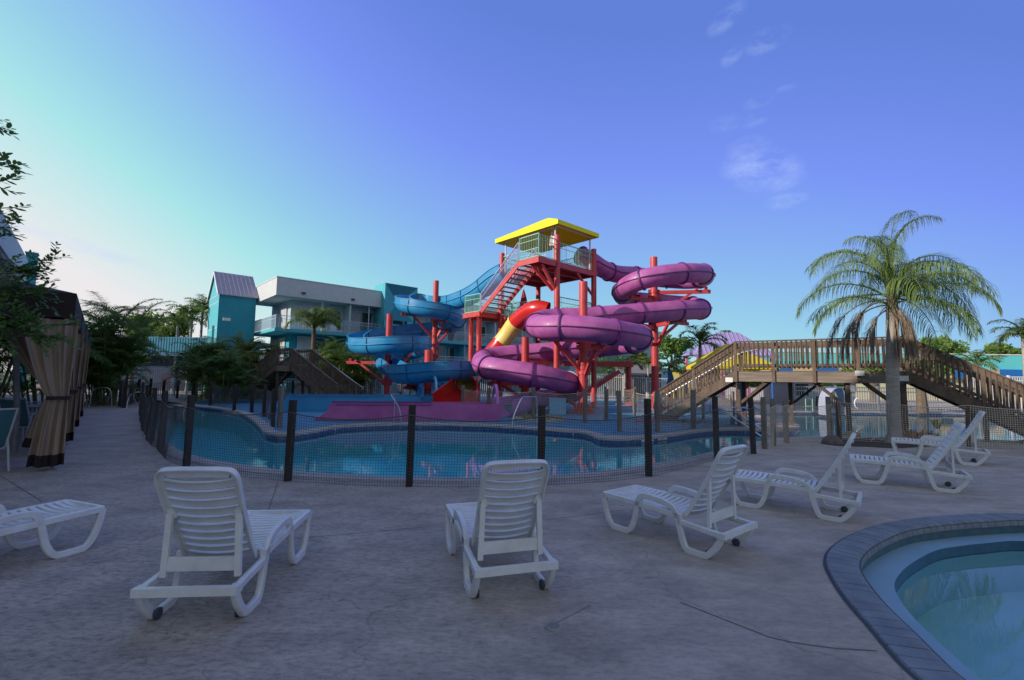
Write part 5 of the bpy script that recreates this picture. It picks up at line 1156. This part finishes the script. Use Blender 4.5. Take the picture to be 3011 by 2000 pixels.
def palm(px, ybase, Y, ycrown, label, nf=14, fl=1.9, m=LF_f, r=.12, ll=.45, nl=30, droop=105, hang=.45, el=(15,75), lean=(0,0), tm=None, seed=1, grp=None, lw=.02):
    random.seed(seed); p = P(px,1000,Y); p.z = 0; h = P(px,ycrown,Y).z; t = thing('palm_tree', label, 'palm tree', p, grp); g = MB(); te = trunk(g,p,h-.3,r*1.2,r*.85,lean); g.build('trunk', tm or M_trunk, t, smooth=True, sharp=70)
    g = MB(); g.tube([te-ZU*.1,te+ZU*.3,te+ZU*.6],[r*.9,r*.8,.02],8,k=0)
    for i in range(nf): az = 2*pi*i/nf*1.62+random.uniform(-.2,.2); e = el[0]+(el[1]-el[0])*((i*7)%nf)/nf; frond(g,0,te+ZU*random.uniform(.1,.45),az,R_(e),fl*random.uniform(.85,1.1),R_(droop*random.uniform(.85,1.1)),nl=nl,ll=ll,lw=lw,hang=hang,stemr=.02)
    g.build('crown', m, t); return t
palm(2058,1200,29,1008,'feathery palm in front of the lilac roof', nf=15, fl=2.0, ll=.55, nl=40, droop=120, hang=.3, el=(10,85), seed=3, lw=.03)
palm(1968,1200,33,1082,'low yellowish palm between the red column and bridge stairs', nf=14, fl=1.3, m=LF_y, ll=.45, nl=26, droop=90, seed=4, tm=M_trunkb, r=.16, lw=.03)
palm(922,1150,33,965,'drooping queen palm in front of the hotel balconies', nf=20, fl=2.5, m=LF_f, ll=.7, nl=44, droop=150, hang=.9, el=(45,88), seed=5, tm=M_trunkb, r=.16, lw=.025)
palm(1838,1200,34,1078,'small palm seen under the purple slide, right of the tower', nf=12, fl=1.4, m=LF_f, ll=.5, nl=22, seed=6, r=.09, lw=.035)
palm(1905,1200,36,1070,'slender palm left of the tall red column', nf=12, fl=1.3, m=LF_y, ll=.45, nl=22, seed=16, r=.08, lw=.035)
palm(2130,1200,75,985,'distant palm poking above the lilac roof', nf=14, fl=1.6, m=LF_b, ll=.8, nl=14, seed=7, r=.2, lw=.07)
palm(2865,1200,30,1068,'grey green palm in front of the turquoise building', nf=13, fl=1.6, m=LF_q, ll=.5, nl=26, droop=80, seed=8, lw=.035)
palm(590,1180,46,912,'fan shaped palm beside the gabled stair tower', nf=18, fl=1.9, m=LF_f, ll=.8, nl=22, droop=70, hang=.2, el=(-10,80), seed=9, lw=.05)
palm(560,1180,44,930,'feather palm left of the gabled stair tower', nf=16, fl=2.6, m=LF_q, ll=.7, nl=26, seed=10, lw=.045)
palm(520,1180,44,945,'sunlit palm above the low turquoise building', nf=16, fl=2.5, m=LF_f, ll=.7, nl=26, seed=12, lw=.045)
palm(3008,1200,33,985,'palm at the right edge above the turquoise building', nf=18, fl=2.1, m=LF_f, ll=.7, nl=26, droop=120, seed=13, lw=.04)
def areca(px, Y, ytop, w, label, ns=10, m=LF_y, seed=1, fl=1.9, ll=.42, nl=44, grp=None, loc=None, lw=.018, low=.12):
    random.seed(seed); p = loc or P(px,1000,Y); p = V(p.x,p.y,0); hm = P(px,ytop,Y).z if loc is None else ytop; t = thing('areca_palm', label, 'palm clump', p, grp)
    gt = MB(); g = MB()
    for i in range(ns):
        a = random.uniform(0,2*pi); r = w*.5*sqrt(random.random()); h = max(.3,(hm-fl*.45)*random.uniform(low,1.0)); q = p+V(r*cos(a)*.6,r*sin(a)*.6,0); e = p+V(r*cos(a),r*sin(a),h)
        gt.tube([q,q.lerp(e,.5)+V(0,0,.1),e],[.045,.04,.03],6)
        for k in range(9): frond(g,0,e+ZU*random.uniform(-.1,.1),random.uniform(0,2*pi),R_(random.uniform(25,80)),fl*random.uniform(.7,1.05),R_(random.uniform(75,125)),nl=nl,ll=ll*.95,lw=lw*.58,hang=.42,stemr=.014,segs=2)
    gt.build('stems', mat('cane_stem',(.12,.13,.04),.6,col2=(.25,.24,.1),scale=3), t, smooth=True); g.build('foliage', m, t)
# left bank of palms
areca(610,30,965,2.6,'areca palm clump in front of the low turquoise building', 9, LF_y, 31, fl=2.0, lw=.03)
areca(700,31,955,3.2,'areca palm clump at the foot of the gabled stair tower', 11, LF_y, 32, fl=2.2, lw=.03)
areca(770,33,985,2.6,'areca palm clump below the hotel corner balcony', 9, LF_f, 33, fl=1.8, lw=.03)
areca(600,29,1000,1.2,'dark areca clump nearest the white gate', 9, LF_d, 34, fl=1.9, lw=.03)
areca(672,27,1035,2.8,'dark low palm clump left of the wooden stair bridge', 12, LF_d, 35, fl=1.6, lw=.03)
areca(1000,36,1000,3.0,'dark palm clump behind the blue slide columns', 11, LF_d, 36, fl=2.0, lw=.035)
areca(1070,37,1020,3.4,'low dark palm clump behind the middle blue loop', 12, LF_d, 37, fl=1.9, lw=.035)
areca(950,34,1030,2.4,'yellowish palm clump right of the wooden stair bridge', 8, LF_y, 38, fl=1.6, lw=.03)
areca(1085,46,905,2.2,'dark potted palm on the hotel balcony line', 5, LF_d, 39, fl=2.2, lw=.05, low=.8)
areca(338,24,905,1.8,'dark areca palm clump right of the cabana row', 12, LF_d, 40, fl=2.6, ll=.55, lw=.03)
areca(310,25,880,2.6,'tall dark palm clump behind the closed pink umbrella', 12, LF_d, 41, fl=2.6, ll=.55, lw=.03)
areca(0,0,4.7,2.6,'green palm clump behind the third cabana', 16, LF_b, 42, fl=2.4, ll=.5, lw=.024, loc=A1+vC*11+sC*3.8)
areca(0,0,4.6,2.6,'green palm clump rising behind the second cabana', 16, LF_b, 43, fl=2.4, ll=.5, lw=.022, loc=A1+vC*6.8+sC*3.8)
areca(0,0,4.2,2.4,'green palm clump right behind the nearest cabana', 16, LF_b, 44, fl=2.2, ll=.5, lw=.02, loc=A1+vC*3.4+sC*3.7)
areca(0,0,4.4,3.0,'dark palm clump behind the farthest cabana', 11, LF_d, 45, fl=2.5, ll=.5, lw=.026, loc=A1+vC*15.5+sC*3.2)
areca(0,0,3.8,3.0,'dark palm clump where the cabana path ends', 11, LF_d, 46, fl=2.3, ll=.5, lw=.028, loc=A1+vC*18.5+sC*1.2)
# broadleaf trees and hedges
def leafball(g, c, rx, ry, rz, n, s):
    for i in range(n):
        while True:
            a = V(random.uniform(-1,1),random.uniform(-1,1),random.uniform(-1,1))
            if .25 < a.length < 1: break
        p = c+V(a.x*rx,a.y*ry,a.z*rz); u = V(random.gauss(0,1),random.gauss(0,1),random.gauss(0,.6)).normalized(); w = u.cross(V(random.gauss(0,1),random.gauss(0,1),random.gauss(0,1))).normalized()
        l = s*random.uniform(.6,1.3); g.add([p,p+u*l*.5+w*l*.3,p+u*l,p+u*l*.5-w*l*.3],[(0,1,2,3)])
def tree(px, Y, ytop, ybot, wpx, label, m=LF_b, seed=1, s=.3, nb=9, n=260, name='broadleaf_tree'):
    random.seed(seed); p = P(px,1000,Y); base = V(p.x,p.y,0); zt = P(px,ytop,Y).z; zb = P(px,ybot,Y).z; w = wpx/F*Y/2
    t = thing(name, label, 'tree', base); gt = MB(); g = MB(); cz = (zt+zb)/2; gt.tube([base,base+ZU*max(.5,cz*.6),base+ZU*cz],[w*.09+.08,w*.06+.05,.05],8)
    gt.build('trunk', M_trunkb, t, smooth=True); gt = MB()
    for i in range(nb):
        a = random.uniform(0,2*pi); rr = random.random()**.5*.72; f = random.random(); c = V(base.x+cos(a)*rr*w,base.y+sin(a)*rr*w*.8,zb+(zt-zb)*(.18+.62*f)); br = w*random.uniform(.26,.42)
        gt.tube([base+ZU*cz*.5,c],[.06,.02],5); leafball(g,c,br,br,min(br,(zt-zb)*.3),n,s)
    gt.build('limbs', M_trunkb, t, smooth=True); g.build('crown', m, t)
tree(2765,52,985,1060,150,'round dark green tree above the right bridge stairs', seed=51, n=420, s=.35)
tree(2940,60,1008,1052,110,'low tree behind the turquoise roofline', seed=52, s=.45)
tree(455,60,918,1010,150,'sunlit pale tree left of the palms behind the low building', m=LF_f, seed=53, s=.45, nb=12)
tree(2700,26,1052,1110,240,'green bush seen through the bridge railing', seed=54, s=.2, nb=14, name='shrub')
tree(1975,55,985,1075,120,'dark tree between the red column and the lilac roof', m=LF_b, seed=55, s=.4)
tree(1790,48,1040,1120,150,'dark tree behind the tower base', m=LF_d, seed=56, s=.35)
tree(1895,60,1030,1100,120,'green tree left of the tall red column', m=LF_f, seed=57, s=.4)
tree(2560,40,1062,1118,180,'green shrub in front of the turquoise building', seed=58, s=.25, name='shrub', nb=10)
tree(2440,30,1128,1160,120,'low shrub behind the thin fence under the bridge', seed=59, s=.15, name='shrub', nb=8)
tree(2180,34,1090,1140,150,'shrub row behind the yellow shade', m=LF_b, seed=60, s=.2, name='shrub', nb=10)
tree(1030,40,1040,1150,260,'dark hedge behind the blue slide', m=LF_d, seed=61, s=.3, name='hedge', nb=16, n=420)
tree(760,38,1060,1150,260,'dark hedge at the foot of the hotel', m=LF_d, seed=62, s=.3, name='hedge', nb=16, n=420)
tree(-150,11,700,1000,260,'dark leafy tree beyond the left edge', m=LF_d, seed=63, s=.12, nb=12, n=500)
tree(300,26,885,1165,170,'bushy green tree filling the end of the cabana row', m=LF_b, seed=71, s=.16, nb=18, n=420)
tree(395,36,945,1090,90,'small green tree beside the low turquoise building', m=LF_b, seed=72, s=.18, nb=10, n=300)
tree(690,34,1010,1160,280,'green shrub mass under the gabled stair tower', m=LF_b, seed=73, s=.16, nb=18, n=380, name='shrub')
tree(500,52,925,1000,130,'pale sunlit tree right above the low turquoise building', m=LF_f, seed=74, s=.3, nb=12, n=260)
# --- near tree with oval leaves at the left edge
random.seed(5)
t = thing('oval_leaf_tree', 'slender tree with small oval leaves reaching in from the left edge', 'tree', vz(P(52,1000,9.4)))
gt = MB(); g = MB(); b = vz(P(64,1100,9.4)); gt.tube([b,b+V(-.03,0,.9),P(45,960,9.4),P(20,800,9.0),P(-60,600,8)],[.055,.05,.045,.035,.02],9)
def sprig(p, q, nl, ll=.085, r=.006, sub_=0):
    d = (q-p); pts = [p,p.lerp(q,.5)+V(0,0,random.uniform(-.01,.03)),q]; gt.tube(pts,[r*.7,r*.5,r*.2],4,cap=False); dn = d.normalized(); l = dn.cross(ZU).normalized(); u = l.cross(dn)
    for i in range(nl):
        f = (i+.6)/nl; c = p.lerp(q,f); s = 1 if i%2 else -1
        a = random.uniform(-.9,.9); ld = (dn*.75+(l*s*cos(a)+u*sin(a))*.8).normalized(); w = ld.cross(V(random.uniform(-.4,.4),random.uniform(-.4,.4),1)).normalized(); L2 = ll*random.uniform(.75,1.15)
        w2 = L2*.24; e = ld*L2; nrm_ = w.cross(ld)*L2*.06
        g.add([c,c+e*.25+w*w2*.8,c+e*.6+w*w2,c+e*.9+w*w2*.5,c+e,c+e*.9-w*w2*.5,c+e*.6-w*w2,c+e*.25-w*w2*.8,c+e*.5+nrm_],[(0,1,8),(1,2,8),(2,3,8),(3,4,8),(4,5,8),(5,6,8),(6,7,8),(7,0,8)])
    q2 = q+dn*ll*.7; sp_ = q; g.add([sp_,sp_.lerp(q2,.5)+l*ll*.2,q2,sp_.lerp(q2,.5)-l*ll*.2],[(0,1,2,3)])
def bough(p, q, ns, nl=9, ll=.085, spread=.32):
    gt.tube([p,p.lerp(q,.5)+V(0,0,.05),q],[.011,.008,.004],6,cap=False); d = (q-p).normalized()
    for i in range(ns):
        f = .15+.85*(i+.5)/ns; c = p.lerp(q,f); o = V(random.uniform(-1,1),random.uniform(-1,1),random.uniform(-.8,1)).normalized(); sprig(c, c+(d*.9+o*.8).normalized()*spread*random.uniform(.7,1.2), nl, ll)
    sprig(p.lerp(q,.8), q+d*spread*.5, nl, ll)
Yb = 5.6
for (x0,y0,x1,y1,ns) in ((-120,330,18,390,2),(-110,480,42,485,4),(-90,560,22,530,3),(-100,640,50,610,4),(-80,690,25,650,3),(-110,740,12,690,3)): bough(P(x0,y0,Yb),P(x1,y1,Yb),ns,7,.10,.22)
Yb = 6.6
for (x0,y0,x1,y1,ns) in ((-60,940,110,965,12),(-40,1000,150,990,13),(40,980,225,952,9),(60,990,190,1000,7),(-80,900,60,930,12),(-30,960,90,940,10)): bough(P(x0,y0,Yb),P(x1,y1,Yb+.1),ns,9,.085,.24)
Yb = 7.0
for (x0,y0,x1,y1,ns) in ((-90,830,90,800,10),(-60,860,130,850,12),(20,800,170,760,7),(-60,780,50,795,7),(-40,880,120,878,12),(-100,860,40,850,12),(0,760,70,800,8),(60,820,120,790,8)): bough(P(x0,y0,Yb),P(x1,y1,Yb),ns,9,.085,.28)
gt2 = gt; gt = MB()
for _ in range(6): gt.tube([P(25,830,9.0),P(random.uniform(-60,60),random.uniform(800,960),7.0)],[.03,.012],6)
for pc in gt2.v: pass
gt.add(gt2.v[45:], [tuple(i-45 for i in f) for f in gt2.f if min(f) >= 45]); tk = MB(); tk.add(gt2.v[:45], [f for f in gt2.f if max(f) < 45])
TW_ = mat('dark_twig_bark',(.045,.04,.035),.9)
tk.build('trunk', mat('smooth_grey_bark',(.16,.16,.17),.85,.2,5), t, smooth=True); gt.build('twigs', TW_, t); g.build('crown', LF_n, t)
# --- bed, rocks and flowers by the palm
bed = gp([(2418,1304),(2470,1290),(2600,1286),(2760,1292),(2800,1303),(2740,1312),(2640,1318),(2540,1314),(2470,1312)]); bed = [(p.x,p.y) for p in catmull([V(a,b,0) for a,b in bed],n=4,closed=True)]
g = MB(); g.poly(bed,[],.012); struct(g.build('planting_bed', mat('dark_mulch',(.03,.022,.018),.95,col2=(.09,.065,.05),scale=14,bump=1,bscale=40)))
def rock(px, py, r, hz, m, label, seed, name='rock'):
    random.seed(seed); p = G(px,py); g = MB(); rings = []; o = [random.uniform(.8,1.15) for _ in range(12)]
    for i in range(8):
        a = pi/2*i/7; rings.append([p+V(r*cos(a)*o[j]*cos(2*pi*j/12)*(1+.1*sin(j*3+i)),r*.8*cos(a)*o[(j+2)%12]*sin(2*pi*j/12),hz*sin(a)) for j in range(12)])
    g.loft(rings); return tag(g.build(name, m, smooth=True, loc=p), label, 'rock')
rock(2448,1306,.27,.24,mat('brown_rock',(.08,.065,.06),.9,col2=(.17,.14,.13),scale=5,bump=.8),'brown boulder left of the big palm, against the net post',1)
rock(2505,1282,.24,.15,mat('golden_rock',(.28,.17,.05),.8,col2=(.4,.26,.1),scale=4,bump=.6),'golden brown rock behind the net left of the palm',2)
def flowers(px, py, label, cols, seed, h=.38, w=.3):
    random.seed(seed); p = G(px,py); t = thing('flowering_plant', label, 'plant', p); g = MB(); f = MB()
    for i in range(46):
        a = random.uniform(0,6.28); r = random.uniform(.05,w); d = V(cos(a),sin(a),0); q = p+d*r*.2; e = p+d*r+ZU*h*random.uniform(.5,1); s = d.cross(ZU)*.02; (g if i%2 else f).add([q-s,q+s,q.lerp(e,.6)+s*1.4+ZU*.05,e,q.lerp(e,.6)-s*1.4+ZU*.05],[(0,1,2,3,4)])
    g.build('leaves', leafmat('bromeliad_leaf',(.12,.10,.03),(.25,.2,.08)), t); f.build('blooms', cols, t)
flowers(2690,1302,'orange flowering plant at the palm base behind the lounger',mat('orange_bloom',(.75,.22,.08),.6,col2=(.8,.4,.2),scale=9),71,.42,.34)
flowers(2735,1298,'pink flowering plant right of the orange one',mat('pink_bloom',(.6,.2,.25),.6,col2=(.6,.4,.1),scale=9),72,.34,.3)
flowers(2755,1262,'golden yellow plant behind the net right of the palm',mat('gold_bloom',(.75,.38,.04),.6,col2=(.7,.5,.1),scale=9),73,.42,.22)
g = MB(); g.tube(catmull([G(2560,1296,.03),G(2575,1288,.1),G(2590,1293,.06),G(2610,1288,.12)],n=6),.018,6); tag(g.build('garden_pipe', mat('white_pipe',(.5,.5,.48),.5), smooth=True), 'pale bent pipe lying in the bed left of the palm trunk', 'pipe')
